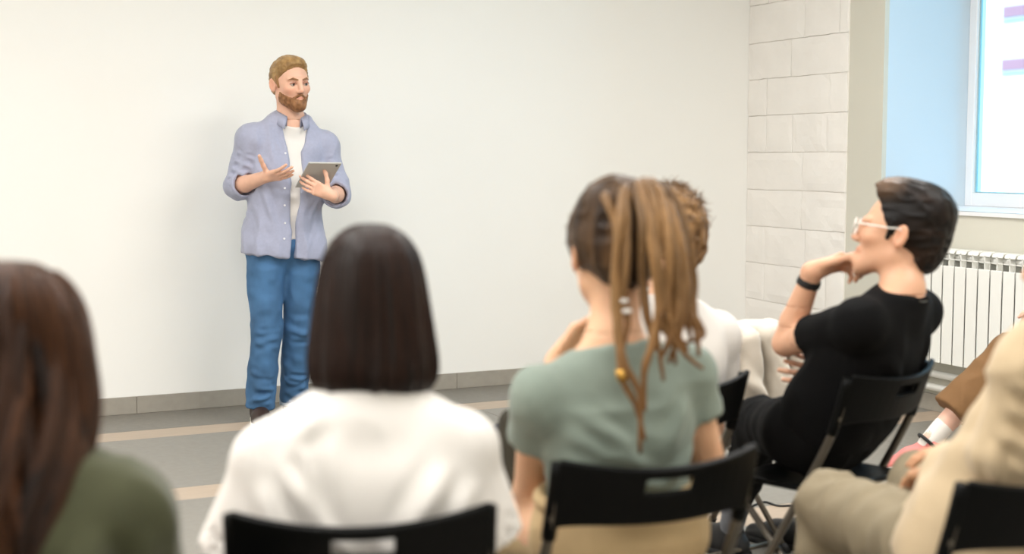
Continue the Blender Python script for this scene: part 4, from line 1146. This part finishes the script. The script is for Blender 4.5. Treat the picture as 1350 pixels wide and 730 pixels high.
# ================================================================== woman with dreadlocks
def dread_woman():
    fig = Figure('person', *on_chair(*C3), C3[2], 'woman with long dreadlocks in a sage green T-shirt and khaki trousers')
    P = fig.P; J = Pose(); J.q = 0.93; J.w = 0.156; J.drop = 0.070
    J.pel = A(0, 0.0, 0.572); J.neck = P(808, 462, 2.63); J.frame()
    HR = rot_head(-6, -2, -2); HC = P(806, 332, 2.68)
    elL = P(698, 646, 2.76); wrL = P(736, 474, 2.84)
    elR = P(942, 640, 2.72); wrR = P(742, 668, 2.90)
    legs = seat_legs(J)
    vdir = lambda x, y, z: fig.inv @ (R3 * x + UZ * y - FH * z)
    seated_body(fig, J, (HC, HR), (elL, wrL), (elR, wrR), legs, tone=np.array(lin(226, 178, 142)), q=0.92, nr=0.047, fine=0.005,
                hands=[(wrL, vdir(0.55, 0.80, 0.05), vdir(0.55, -0.45, 0.45), -1, dict(curl=(0.5, 0.7, 0.5), s=0.95)), (wrR, vdir(-0.95, 0.05, 0.10), vdir(0.1, 0.15, 0.95), 1, dict(curl=(0.55, 0.8, 0.5), s=0.95))])
    at = J.at
    it = [(at(.78, -.12, -.08), at(.45, .02, -.11), .014, .006), (at(.66, -.14, -.07), at(.36, .06, -.11), .014, .007), (at(.52, -.14, -.06), at(.27, .08, -.10), .014, .007), (at(.42, -.13, -.05), at(.18, .05, -.11), .014, .008), (at(.78, .13, -.08), at(.5, .05, -.11), .014, .006),
          (at(.30, -.13, -.04), at(.10, .0, -.11), .014, .008), (at(.5, .14, -.06), at(.3, .04, -.11), .014, .006)]
    sl = lambda sh, el, t: (sh, sh * (1 - t) + el * t, 0.056, 0.056)
    tee(fig, 't_shirt', J, M['sage'], [sl(J.shL, elL, 0.40), sl(J.shR, elR, 0.38)], g=0.009, hem=0.20, collar=0.014, items=[(a, b, w, am * 1.7) for a, b, w, am in it], noise=((A(8, 8, 22), 0.003, 3), (A(16, 16, 26), -0.002, 8)), h=0.006, tilt=0.18)
    trousers(fig, J, M['khaki'], [(a - A(0, 0, 0.02), b, c, 0.02) for a, b, c in legs], top=0.25, q=0.80, g=0.012, noise=((A(22, 22, 6), 0.004, 5),))
    for a, b, c in legs: shoe(fig, c + A(0, 0, -0.01), A(0, 1, 0), M['shoe_brown'], M['sole_white'], 0.92)
    b = MB(); w = [at(.25, math.sin(a) * 0.165, math.cos(a) * 0.118) for a in np.linspace(0, 2 * math.pi, 33)]
    b.tube(w, 0.014, 8, cap=False); b.build('waistband', M['khaki'], fig.o, smooth=True)
    # scalp hair pulled up to the crown
    dk, lt = np.array(lin(42, 29, 19)), np.array(lin(98, 72, 46))
    def hc(q):
        pole = A(0.02, -0.06, 0.13); v = q - pole; a = np.arctan2(v[:, 0], v[:, 1])
        n = vnoise(np.stack([a * 7, np.linalg.norm(v, axis=1) * 18, q[:, 0] * 0], 1))[:, None] * 0.5 + 0.5
        n = n ** 1.6
        return dk * (1 - n) + lt * n
    hr = cap_hair(fig, HC, HR, 1.0, hc, [((0, -0.018, 0.032), (0.089, 0.110, 0.094), 0.02), ((0.0, -0.045, 0.10), (0.064, 0.055, 0.050), 0.04), ((0, -0.085, -0.02), (0.058, 0.034, 0.05), 0.03)],
             [((0, 0.040, 0.02), (0, 0.80, -0.60))], h=0.0045, noise=((A(40, 40, 40), 0.003, 3),))
    h = lambda x, y, z: HC + HR @ A(x, y, z)
    # dreadlocks: roots on the crown, tips hanging over the back
    g = np.random.RandomState(5)
    def px(x, y, dz): return P(x, y, 2.63 + dz)
    locks = [  # points as seen in the photograph, with depth from the head
        [(812, 262, .0), (798, 258, -.06), (812, 300, -.10), (810, 380, -.11), (818, 450, -.13), (822, 500, -.135), (838, 535, -.13), (850, 580, -.13)],
        [(835, 252, .0), (822, 252, -.06), (818, 300, -.115), (812, 380, -.12), (814, 430, -.125), (822, 480, -.14), (842, 520, -.14), (846, 596, -.14)],
        [(845, 250, .0), (838, 246, -.06), (848, 300, -.12), (848, 380, -.12), (856, 430, -.13), (872, 470, -.13)],
        [(850, 248, .0), (852, 242, -.06), (868, 300, -.12), (866, 380, -.12), (876, 430, -.125), (905, 468, -.12), (928, 486, -.11)],
        [(855, 248, .0), (862, 244, -.05), (886, 300, -.10), (890, 380, -.11), (892, 430, -.12), (908, 462, -.115)],
        [(858, 250, .0), (872, 246, -.05), (898, 300, -.07), (906, 370, -.07), (905, 420, -.09), (912, 450, -.09)],
        [(862, 252, .0), (882, 252, -.03), (904, 300, -.05), (914, 370, -.05), (914, 410, -.06), (926, 440, -.06), (900, 452, -.07)],
        [(852, 250, .0), (845, 244, -.07), (858, 320, -.13), (868, 400, -.135), (862, 450, -.14), (850, 490, -.14), (852, 540, -.14)],
        [(856, 250, .0), (868, 252, -.07), (880, 320, -.13), (880, 400, -.13), (886, 440, -.13), (890, 480, -.12)],
        [(860, 250, .0), (876, 256, -.05), (896, 320, -.10), (900, 390, -.10), (896, 440, -.11), (880, 478, -.12)],
        [(840, 254, .0), (826, 262, -.08), (826, 330, -.125), (822, 390, -.12), (828, 420, -.12), (824, 460, -.13)],
        [(850, 256, .0), (856, 262, -.09), (866, 330, -.14), (874, 390, -.14), (866, 430, -.14), (876, 500, -.14)],
        [(858, 256, .0), (872, 268, -.08), (888, 330, -.12), (894, 400, -.12), (882, 450, -.13), (870, 476, -.13)],
        [(862, 256, .0), (884, 272, -.05), (902, 330, -.08), (908, 400, -.08), (918, 440, -.085), (922, 470, -.09)],
        [(845, 246, .02), (850, 240, .0), (872, 262, .02), (890, 310, .02), (898, 360, .0), (896, 400, -.02)],
        [(835, 248, .02), (842, 242, .02), (880, 268, .03), (900, 320, .03), (904, 370, .02)],
    ]
    for i, L in enumerate(locks):
        pts = spline([px(*q) for q in L], 44)
        nz = vnoise(np.stack([np.linspace(0, 14, 44), np.full(44, i * 3.3), np.zeros(44)], 1))
        r = (0.0084 + g.uniform(-0.001, 0.0012)) * (1 + 0.14 * nz) * np.minimum(1, np.linspace(2.2, 0.42, 44))
        pts = pts + 0.003 * np.stack([vnoise(np.stack([np.linspace(0, 8, 44), np.full(44, i * 7.7 + d), np.zeros(44)], 1)) for d in (0, 3, 6)], 1)
        V, F = tube_geo(pts, r, 10)
        nq = vnoise(V * 90); V = V + (nq * 0.0010)[:, None]
        t = np.repeat(np.linspace(0, 1, 44), 10)[:, None]
        sc_ = g.choice([0.5, 0.8, 1.0, 1.15]); rootc, midc, tipc = np.array(lin(70, 50, 34)), np.array(lin(142, 108, 70)) * sc_, np.array(lin(118, 82, 48))
        col = np.where(t < 0.5, rootc + (midc - rootc) * np.minimum(t * 3.2, 1), midc + (tipc - midc) * (t - 0.5) * 2)
        col = col * (0.85 + 0.3 * (nq[:, None] * 0.5 + 0.5))
        lk = fig.part('dreadlock', V, F, M['hair'], col, parent=hr)
        if i == 0:
            q = pts[30]; b = MB(); b.tube([pts[29], pts[31]], 0.0115, 12); b.build('bead', M['gold'], hr, smooth=True)
        if i == 10:
            for kk in (27, 31):
                b = MB(); b.tube([pts[kk] - A(0, 0, .005), pts[kk] - A(0, 0, .002), pts[kk] + A(0, 0, .002), pts[kk] + A(0, 0, .005)], [0.006, 0.012, 0.012, 0.006], 12)
                b.build('bead', M['pearl'], hr, smooth=True)
    g2 = np.random.RandomState(8); paths = []
    for q in range(110):           # loose baby hairs round the hairline
        a = g2.uniform(0, 2 * math.pi); el_ = g2.uniform(-0.2, 1.0)
        st = A(math.sin(a) * 0.084 * math.cos(el_), math.cos(a) * 0.10 * math.cos(el_) - 0.018, 0.032 + 0.092 * math.sin(el_))
        if 0.80 * (st[1] - 0.04) - 0.6 * (st[2] - 0.02) > 0: continue
        n_ = nrm(st - A(0, -0.018, 0.03)); d_ = nrm(A(g2.normal(), g2.normal(), g2.normal() + 0.5) * 0.6 + n_)
        paths.append(np.array([h(*(st + d_ * t * 0.012 + n_ * 0.006 * math.sin(t * 3))) for t in np.linspace(0, 1, 8)]))
    strands('hair_strands', fig, np.array(paths), 0.0005, lambda m, k: np.tile(lt, (m, k, 1)), parent=hr)['kind'] = 'stuff'
dread_woman()

# ================================================================== man in the black T-shirt
def black_tee_man():
    fig = Figure('person', *on_chair(0.84, 3.735, 45), C5[2], 'man in a black T-shirt and glasses resting his chin on his hand')
    P = fig.P; J = Pose(); J.q = 1.0; J.w = 0.176; J.drop = 0.068
    J.pel = A(0, 0.0, 0.575); J.neck = P(1188, 390, 3.57); J.right = A(1, 0.10, 0); J.frame()
    hs = 1.04
    HR = rot_head(20, 10, 4); HC = P(1186, 308, 3.62)
    elL = P(1036, 452, 3.80); wrL = P(1072, 357, 3.72)
    elR = P(1150, 520, 4.02); wrR = P(1112, 492, 3.80)
    vdir = lambda x, y, z: fig.inv @ (R3 * x + UZ * y - FH * z)
    kL, aL = P(1003, 556, 4.08), P(963, 688, 4.44); kR = P(1110, 552, 4.20); aR = P(1060, 700, 4.50)
    legs = [(J.pel + A(-0.088, 0.04, -0.005), kL, aL), (J.pel + A(0.088, 0.04, -0.005), kR, aR)]
    tone = np.array(lin(222, 172, 140))
    seated_body(fig, J, (HC, HR), (elL, wrL), (elR, wrR), legs, tone=tone, hs=hs, fem=False, nr=0.051, fine=0.0042, q=1.04,
                hands=[(wrL, vdir(0.93, 0.30, -0.1), vdir(0.25, -0.55, 0.55), -1, dict(curl=(0.75, 1.0, 0.6), s=1.0, thumb=(0.8, 0.4, 0.3))),
                       (wrR, vdir(-0.92, 0.10, 0.10), vdir(0.1, 0.1, -0.98), 1, dict(curl=(0.1, 0.25, 0.2), s=1.0, spread=0.16))])
    at = J.at
    it = [(at(.75, -.14, -.09), at(.40, .02, -.12), .018, .006), (at(.62, -.15, -.07), at(.25, .04, -.12), .018, .007), (at(.45, -.14, -.06), at(.15, .0, -.12), .018, .008), (at(.3, -.15, .0), at(.05, -.02, -.11), .018, .009), (at(.85, .1, -.08), at(.5, .12, -.1), .018, .006)]
    sl = lambda sh, el, t: (sh, sh * (1 - t) + el * t, 0.058, 0.064)
    tee(fig, 't_shirt', J, M['black_cloth'], [sl(J.shL, elL, 0.62), sl(J.shR, elR, 0.62)], g=0.012, hem=0.02, collar=0.016, fem=False, items=[(a, b, w, am * 1.8) for a, b, w, am in it], noise=((A(10, 10, 8), 0.005, 3),), h=0.007, tilt=0.2,
        extra=lambda S: S.cone(at(.2, -.07, 0), at(.2, .07, 0), 0.122, k=0.05))
    trousers(fig, J, M['black_twill'], [(a, b, b * 0.25 + c * 0.75, 0.012) for a, b, c in legs], top=0.12, noise=((A(16, 16, 10), 0.006, 5),))
    for (a, b, c), hd in zip(legs, (A(0.1, 1, 0), A(-0.1, 1, 0))):
        S = Sdf(); S.cone(b * 0.35 + c * 0.65, c + A(0, 0, -0.03), 0.047, 0.037, k=0.01); V, F = S.mesh(0.006); fig.part('sock', folds(V, F, (), ((A(40, 40, 60), 0.0015, 2),)), F, M['sock_grey'])
        c2 = c.copy(); c2[2] = 0.088; shoe(fig, c2, hd, M['shoe_black'], M['rubber'], 1.08)
    # dark hair, swept up and back
    dk, lt = np.array(lin(13, 10, 9)), np.array(lin(44, 32, 25))
    def hc(q):
        n = vnoise(np.stack([q[:, 0] * 70, q[:, 1] * 16, q[:, 2] * 60], 1))[:, None] * 0.5 + 0.5; n = n ** 2
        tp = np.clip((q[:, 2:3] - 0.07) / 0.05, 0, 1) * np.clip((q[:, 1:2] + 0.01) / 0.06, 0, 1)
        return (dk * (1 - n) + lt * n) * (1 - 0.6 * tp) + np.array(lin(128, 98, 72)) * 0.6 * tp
    hr = cap_hair(fig, HC, HR, hs, hc, [((0, -0.022, 0.036), (0.083, 0.104, 0.094), 0.02), ((0, 0.010, 0.100), (0.066, 0.082, 0.042), 0.03), ((0, -0.055, 0.075), (0.070, 0.070, 0.055), 0.03), ((0, -0.082, -0.015), (0.060, 0.040, 0.062), 0.03), ((0, -0.072, -0.055), (0.048, 0.026, 0.035), 0.025)],
                  [((0, 0.028, 0.020), (0, 0.86, -0.50)), ((0, 0, -0.088), (0, 0, -1))], h=0.004, noise=((A(60, 18, 50), 0.0028, 3),))
    h = lambda x, y, z: HC + HR @ (A(x, y, z) * hs)
    for sd in (-1, 1):
        b = Sdf(); b.cone(h(sd * 0.073, 0.008, 0.03), h(sd * 0.068, 0.018, -0.015), 0.010, 0.006, k=0.005); V, F = b.mesh(0.003); fig.part('sideburn', V, F, M['hair'], np.tile(dk, (len(V), 1)))
    # glasses
    gl = empty('glasses', (0, 0, 0)); gl.parent = fig.o
    for sd in (-1, 1):
        c = h(sd * 0.033, 0.108, -0.002)
        ring = [c + HR @ (A(math.cos(a) * 0.026, -abs(math.cos(a)) * 0.002, math.sin(a) * 0.022)) for a in np.linspace(0, 2 * math.pi, 29)]
        b = MB(); b.tube(ring, 0.0022, 8, cap=False); b.build('rim', M['clear_frame'], gl, smooth=True)
        b = MB(); b.tube(spline([h(sd * 0.058, 0.104, 0.006), h(sd * 0.076, 0.09, 0.008), h(sd * 0.082, 0.02, 0.010), h(sd * 0.083, -0.012, 0.012), h(sd * 0.082, -0.03, -0.008)], 16), 0.0022, 8); b.build('temple', M['clear_frame'], gl, smooth=True)
        b = MB(); b.add([c + HR @ A(math.cos(a) * 0.025, 0, math.sin(a) * 0.021) for a in np.linspace(0, 2 * math.pi, 24, endpoint=False)], [tuple(range(24))]); b.build('lens', M['glass'], gl)
    b = MB(); b.tube(spline([h(-0.008, 0.110, 0.004), h(0, 0.114, 0.007), h(0.008, 0.110, 0.004)], 7), 0.0022, 8); b.build('bridge', M['clear_frame'], gl, smooth=True)
    # fitness band on the left wrist
    d = nrm(wrL - elL); c = wrL - d * 0.035
    u_ = nrm(np.cross(d, A(0, 0, 1))); v_ = np.cross(d, u_)
    S = Sdf(); S.cone(c - d * 0.016, c + d * 0.011, 0.0335, 0.0325, k=0.003, flat=True); S.half(c - d * 0.011, -d)
    S.cone(c - d * 0.05, c + d * 0.05, 0.0285, 0.0265, k=0.002, sub=True)
    V, F = S.mesh(0.0035); wb = fig.part('wristband', relax(V, F), F, M['rubber'])
    # thin necklace at the nape
    ring = [J.neck + J.u * (0.022 - 0.03 * max(0, math.cos(a))) + (J.r * math.sin(a) + J.f * math.cos(a)) * 0.064 for a in np.linspace(0, 2 * math.pi, 41)]
    b = MB(); b.tube(ring, 0.0016, 6, cap=False); b.build('necklace', M['steel'], fig.o, smooth=True)
black_tee_man()

# ================================================================== curly-haired person in white
def curly_person():
    fig = Figure('person', *on_chair(*C4), C4[2], 'person with curly light brown hair in a white T-shirt behind the dreadlocks')
    P = fig.P; J = Pose(); J.q = 1.0; J.w = 0.172; J.drop = 0.062
    J.pel = A(0, 0.0, 0.575); J.neck = P(885, 404, 3.53); J.frame()
    HR = rot_head(0, -4, 3); HC = P(876, 318, 3.58)
    elL, elR = J.shL + A(-0.05, 0.06, -0.26), J.shR + A(0.05, 0.06, -0.26)
    wrL, wrR = A(-0.07, 0.28, 0.67), A(0.07, 0.28, 0.67)
    legs = seat_legs(J)
    seated_body(fig, J, (HC, HR), (elL, wrL), (elR, wrR), legs, fem=False, hands=[(wrL, A(0.25, 1, -0.25), A(0.1, -0.2, -1), -1, {}), (wrR, A(-0.25, 1, -0.25), A(-0.1, -0.2, -1), 1, {})])
    at = J.at
    sl = lambda sh, el: (sh, sh * 0.40 + el * 0.60, 0.064, 0.074)
    tee(fig, 't_shirt', J, M['white_tee'], [sl(J.shL, elL), sl(J.shR, elR)], g=0.016, hem=-0.02, collar=0.02, fem=False, noise=((A(9, 9, 7), 0.006, 3),), h=0.008)
    trousers(fig, J, M['jeans_dark'], [(a, b, c, 0.012) for a, b, c in legs], top=0.1)
    for a, b, c in legs: shoe(fig, c + A(0, 0, -0.01), A(0, 1, 0), M['shoe_black'], M['sole_white'], 1.0)
    dk, lt = np.array(lin(66, 46, 30)), np.array(lin(168, 130, 88))
    def hc(q):
        n = vnoise(q * 55)[:, None] * 0.5 + 0.5; up = np.clip((q[:, 2:3] - 0.03) / 0.08, 0, 1)
        return (dk * (1 - n) + lt * n) * (1 - 0.35 * up) + lt * 0.35 * up
    hr = cap_hair(fig, HC, HR, 1.0, hc, [((0, -0.020, 0.040), (0.088, 0.108, 0.096), 0.02), ((0, 0.0, 0.085), (0.075, 0.085, 0.055), 0.03), ((0, -0.080, -0.02), (0.062, 0.038, 0.055), 0.03)],
                  [((0, 0.030, 0.015), (0, 0.84, -0.54))], h=0.0045, noise=((A(48, 48, 48), 0.004, 3), (A(110, 110, 110), 0.002, 7)))
    g = np.random.RandomState(3); paths = []
    for q in range(900):
        a = g.uniform(0, 2 * math.pi); e = g.uniform(-0.5, 1.5)
        n_ = A(math.sin(a) * math.cos(e), math.cos(a) * math.cos(e), math.sin(e)); st = A(0, -0.018, 0.045) + n_ * A(0.086, 0.104, 0.10)
        if 0.84 * (st[1] - 0.03) - 0.54 * (st[2] - 0.015) > 0: continue
        u_ = nrm(np.cross(n_, A(0.2, 0.3, 1))); v_ = np.cross(n_, u_); r = g.uniform(0.003, 0.006); ph = g.uniform(0, 6); ln = g.uniform(0.010, 0.026); dr = u_ * g.normal() * 0.02 + v_ * g.normal() * 0.02
        paths.append(np.array([HC + HR @ (st + n_ * (ln * t - 0.006) + dr * t + r * (u_ * math.cos(ph + 9 * t) + v_ * math.sin(ph + 9 * t))) for t in np.linspace(0, 1, 14)]))
    strands('curls', fig, np.array(paths), 0.0008, lambda m, k: np.repeat(dk + (lt - dk) * g.rand(m, 1, 1), k, 1), parent=hr)['kind'] = 'stuff'
curly_person()

# ================================================================== person in the beige shirt
def beige_person():
    fig = Figure('person', *on_chair(*C6), C6[2], 'person in a beige long-sleeved shirt and taupe trousers beside the radiator')
    fig.o['label'] = 'person in a beige long-sleeved shirt and taupe trousers, bent knee'
    P = fig.P; J = Pose(); J.q = 0.96; J.w = 0.172; J.drop = 0.075
    J.pel = A(0.03, 0.0, 0.575); J.neck = P(1462, 452, 2.46); J.frame()
    HR = rot_head(26, -2, 4); HC = P(1432, 345, 2.53)
    elL = P(1318, 606, 2.40); wrL = P(1238, 622, 2.66)
    elR = P(1420, 620, 2.85); wrR = P(1300, 600, 2.95)
    kL, aL = P(1096, 668, 3.02), P(1078, 860, 3.06); kR, aR = P(1215, 640, 3.22), P(1210, 830, 3.26)
    legs = [(J.pel + A(-0.09, 0.04, -0.005), kL, aL), (J.pel + A(0.09, 0.04, -0.005), kR, aR)]
    for L in legs: L[2][2] = 0.10
    seated_body(fig, J, (HC, HR), (elL, wrL), (elR, wrR), legs, fem=False, q=0.72, tone=np.array(lin(214, 164, 128)), hands=[(wrL, wrL - elL, A(0, 0.1, -1), -1, {}), (wrR, wrR - elR, A(0, 0.1, -1), 1, {})])
    at = J.at
    it = []
    for t in (0.3, 0.55, 0.8): 
        c = J.shL * (1 - t) + elL * t; it.append((c + A(-0.06, -0.04, 0.03), c + A(0.05, -0.05, -0.03), 0.014, 0.016))
    for t in (0.05, 0.3, 0.6): 
        c = elL * (1 - t) + wrL * t; it.append((c + A(-0.05, -0.04, 0.05), c + A(-0.03, -0.04, -0.05), 0.013, 0.015))
    tee(fig, 'shirt', J, M['beige_knit'], [(J.shL, elL, .060, .054), (J.shR, elR, .060, .054), (elL, wrL, .054, .044), (elR, wrR, .054, .044)], g=0.012, hem=-0.16, collar=0.03, fem=False, items=it, noise=((A(13, 13, 8), 0.010, 23), (A(24, 18, 13), -0.006, 31)), cut_arms=False, h=0.0075,
        extra=lambda S: (S.cone(at(.1, -.055, 0.01), at(.1, .10, 0.01), 0.125, k=0.05), S.cone(at(-.12, -.055, 0.02), at(-.12, .10, 0.02), 0.128, k=0.05)))
    trousers(fig, J, M['taupe'], [(a, b, c, 0.018) for a, b, c in legs], top=0.1, g=0.014, h=0.0075,
             items=[(kL + A(-.05, -.05, -.02), kL + A(.05, -.06, -.09), .014, .008), (kL + A(-.06, -.03, -.06), kL + A(.04, -.06, -.15), .014, .008), (kL + A(-.03, -.09, .04), kL + A(.0, -.05, -.06), .014, .007), (kL + A(-.06, -.02, -.12), kL + A(.04, -.05, -.22), .014, .008)], noise=((A(15, 15, 8), 0.008, 5), (A(28, 28, 16), -0.005, 9)))
    for a, b, c in legs: shoe(fig, c + A(0, 0, -0.012), A(0, 1, 0), M['shoe_brown'], M['sole_white'], 1.05)
    dk, lt = np.array(lin(46, 34, 26)), np.array(lin(84, 62, 46))
    cap_hair(fig, HC, HR, 1.0, lambda q: dk + (lt - dk) * (vnoise(q * 50)[:, None] * 0.5 + 0.5), [((0, -0.020, 0.034), (0.082, 0.102, 0.092), 0.02), ((0, 0.015, 0.09), (0.062, 0.07, 0.036), 0.03), ((0, -0.078, -0.015), (0.060, 0.038, 0.058), 0.03)],
             [((0, 0.028, 0.020), (0, 0.84, -0.54))], h=0.005, noise=((A(55, 26, 55), 0.003, 3),))
beige_person()

# ================================================================== person with pink shoes near the radiator
def pink_shoe_person():
    fig = Figure('person', *on_chair(*C7), C7[2], 'person in brown wide trousers and pink shoes sitting by the radiator')
    P = fig.P; J = Pose(); J.q = 0.96; J.w = 0.158; J.drop = 0.06
    J.pel = A(0, 0.0, 0.575); J.neck = A(0, -0.05, 1.0); J.frame()
    HR = rot_head(0, 0, 0); HC = J.neck + A(0, 0.03, 0.175)
    elL, elR = J.shL + A(-0.05, 0.06, -0.25), J.shR + A(0.05, 0.06, -0.25)
    wrL, wrR = A(-0.07, 0.24, 0.72), A(0.07, 0.24, 0.70)
    kL, aL = P(1334, 468, 5.22), P(1226, 580, 5.20)
    kR, aR = A(0.09, 0.42, 0.50), A(0.09, 0.36, 0.10)
    legs = [(J.pel + A(-0.085, 0.04, -0.005), kL, aL), (J.pel + A(0.085, 0.04, -0.005), kR, aR)]
    seated_body(fig, J, (HC, HR), (elL, wrL), (elR, wrR), legs, hands=[(wrL, wrL - elL, A(0, 0.1, -1), -1, {}), (wrR, wrR - elR, A(0, 0.1, -1), 1, {})], tone=np.array(lin(236, 190, 168)))
    tee(fig, 'top', J, M['brown'], [(J.shL, elL, .064, .056), (J.shR, elR, .064, .056), (elL, wrL, .056, .046), (elR, wrR, .056, .046)], g=0.016, hem=-0.02, collar=0.02, noise=((A(9, 9, 7), 0.006, 3),), cut_arms=False)
    trousers(fig, J, M['brown'], [(a, b, b * 0.30 + c * 0.70, 0.052) for a, b, c in legs], top=0.1, g=0.020, noise=((A(14, 14, 10), 0.006, 5),), h=0.008)
    for (a, b, c), hd, pt in zip(legs, (A(-0.05, 1, 0), A(0, 1, 0)), (-0.25, 0.0)):
        S = Sdf(); S.cone(b * 0.16 + c * 0.84, c + A(0, 0.01, -0.02), 0.040, 0.038, k=0.01); V, F = S.mesh(0.006); fig.part('sock', V, F, M['sock_white'])
        d = nrm(c - b); b_ = MB(); u_ = nrm(np.cross(d, A(1, 0.2, 0))); v_ = np.cross(d, u_)
        b_.tube([c + d * 0.012 + (u_ * math.cos(t) + v_ * math.sin(t)) * 0.043 for t in np.linspace(0, 2 * math.pi, 25)], 0.007, 8, cap=False); b_.build('ankle_strap', M['rubber'], fig.o, smooth=True)
        shoe(fig, c + A(0, 0, -0.01), hd, M['shoe_pink'], M['sole_white'], 0.92, pt)
    dk, lt = np.array(lin(60, 40, 28)), np.array(lin(110, 78, 54))
    cap_hair(fig, HC, HR, 1.0, lambda q: dk + (lt - dk) * (vnoise(q * 50)[:, None] * 0.5 + 0.5), [((0, -0.020, 0.034), (0.084, 0.104, 0.094), 0.02), ((0, -0.07, -0.06), (0.074, 0.045, 0.10), 0.04)],
             [((0, 0.030, 0.020), (0, 0.84, -0.54))], h=0.006, noise=((A(55, 26, 55), 0.003, 3),))
pink_shoe_person()

# ------------------------------------------------------------------ jackets
def garment(name, world_pts, mt, label, loc, h=0.008, noise=(), items=(), cuts=()):
    o = tag(empty(name, tuple(loc)), label, 'jacket')
    S = Sdf(); L = np.array(loc)
    for a, b, r0, r1, k in world_pts: S.cone(A(*a) - L, A(*b) - L, r0, r1, k=k)
    for p, n in cuts: S.half(A(*p) - L, n)
    V, F = S.mesh(h); V = relax(V, F, 2, 0.5); V = folds(V, F, [(A(*a) - L, A(*b) - L, w, am) for a, b, w, am in items], noise)
    new_obj('cloth', V, F, mt, o)
    return o
# dark olive jacket bundled on the lap of the woman with dreadlocks
q = lambda x, y, Z: pix(x, y, Z)
garment('jacket', [(q(676, 560, 3.00), q(690, 700, 2.96), .030, .045, .04), (q(700, 590, 2.98), q(720, 690, 2.96), .045, .055, .05), (q(730, 640, 2.98), q(780, 680, 2.98), .055, .06, .05), (q(668, 600, 3.02), q(676, 760, 3.02), .018, .035, .04), (q(682, 660, 3.0), q(672, 800, 3.04), .03, .03, .04)],
        M['olive_dark'], 'dark olive jacket bundled on the lap of the woman in khaki trousers', q(700, 690, 2.98), noise=((A(14, 14, 9), 0.008, 3), (A(30, 30, 20), -0.004, 6)))
# cream jacket hung over the empty chair
def cz(u, y, z):    # chair-local to world for the empty chair
    X, Z, ph = C8; a = math.radians(ph) - YAW; c, s_ = math.cos(a), math.sin(a); w = view(X, Z)
    return A(w[0] + c * u - s_ * y, w[1] + s_ * u + c * y, z)
garment('jacket', [(cz(-.19, -.225, .757), cz(.19, -.225, .75), .026, .026, .04), (cz(-.18, -.275, .74), cz(-.17, -.30, .46), .030, .036, .05), (cz(-.06, -.285, .74), cz(-.05, -.31, .40), .032, .040, .05), (cz(.06, -.285, .74), cz(.08, -.31, .44), .032, .040, .05), (cz(.17, -.27, .74), cz(.19, -.30, .48), .032, .036, .05),
        (cz(.21, -.25, .72), cz(.27, -.33, .60), .034, .040, .04), (cz(.27, -.33, .60), cz(.20, -.37, .50), .040, .036, .04), (cz(-.15, -.17, .75), cz(-.15, -.12, .62), .022, .028, .04), (cz(0, -.18, .75), cz(0, -.12, .60), .022, .028, .05), (cz(.15, -.17, .75), cz(.15, -.12, .62), .022, .028, .05)],
        M['cream'], 'cream fleece jacket draped over the back of an empty folding chair', cz(0, -.24, .70), noise=((A(14, 14, 6), 0.016, 3), (A(28, 28, 16), -0.008, 6)), items=[(cz(.05, -.31, .76), cz(.24, -.36, .56), .016, .02), (cz(-.05, -.32, .74), cz(.18, -.38, .52), .016, -.016), (cz(-.16, -.30, .74), cz(.02, -.36, .46), .018, .02), (cz(.14, -.27, .79), cz(.27, -.34, .66), .014, .016)])

# thin black cable on the floor between the chairs
pts = spline([A(*pix(990, 664, 5.05)[:2], 0.004), A(*pix(1008, 660, 5.12)[:2], 0.004), A(*pix(1030, 664, 5.06)[:2], 0.004), A(*pix(1075, 660, 5.12)[:2], 0.004), A(*pix(1130, 655, 5.25)[:2], 0.004), A(*pix(1200, 640, 5.3)[:2], 0.004)], 40)
c0 = pts[20].copy(); c0[2] = 0
b = MB(); b.tube(pts - c0, 0.004, 6); tag(b.build('cable', M['rubber'], smooth=True, loc=tuple(c0)), 'thin black cable lying on the floor between the chairs', 'cable')
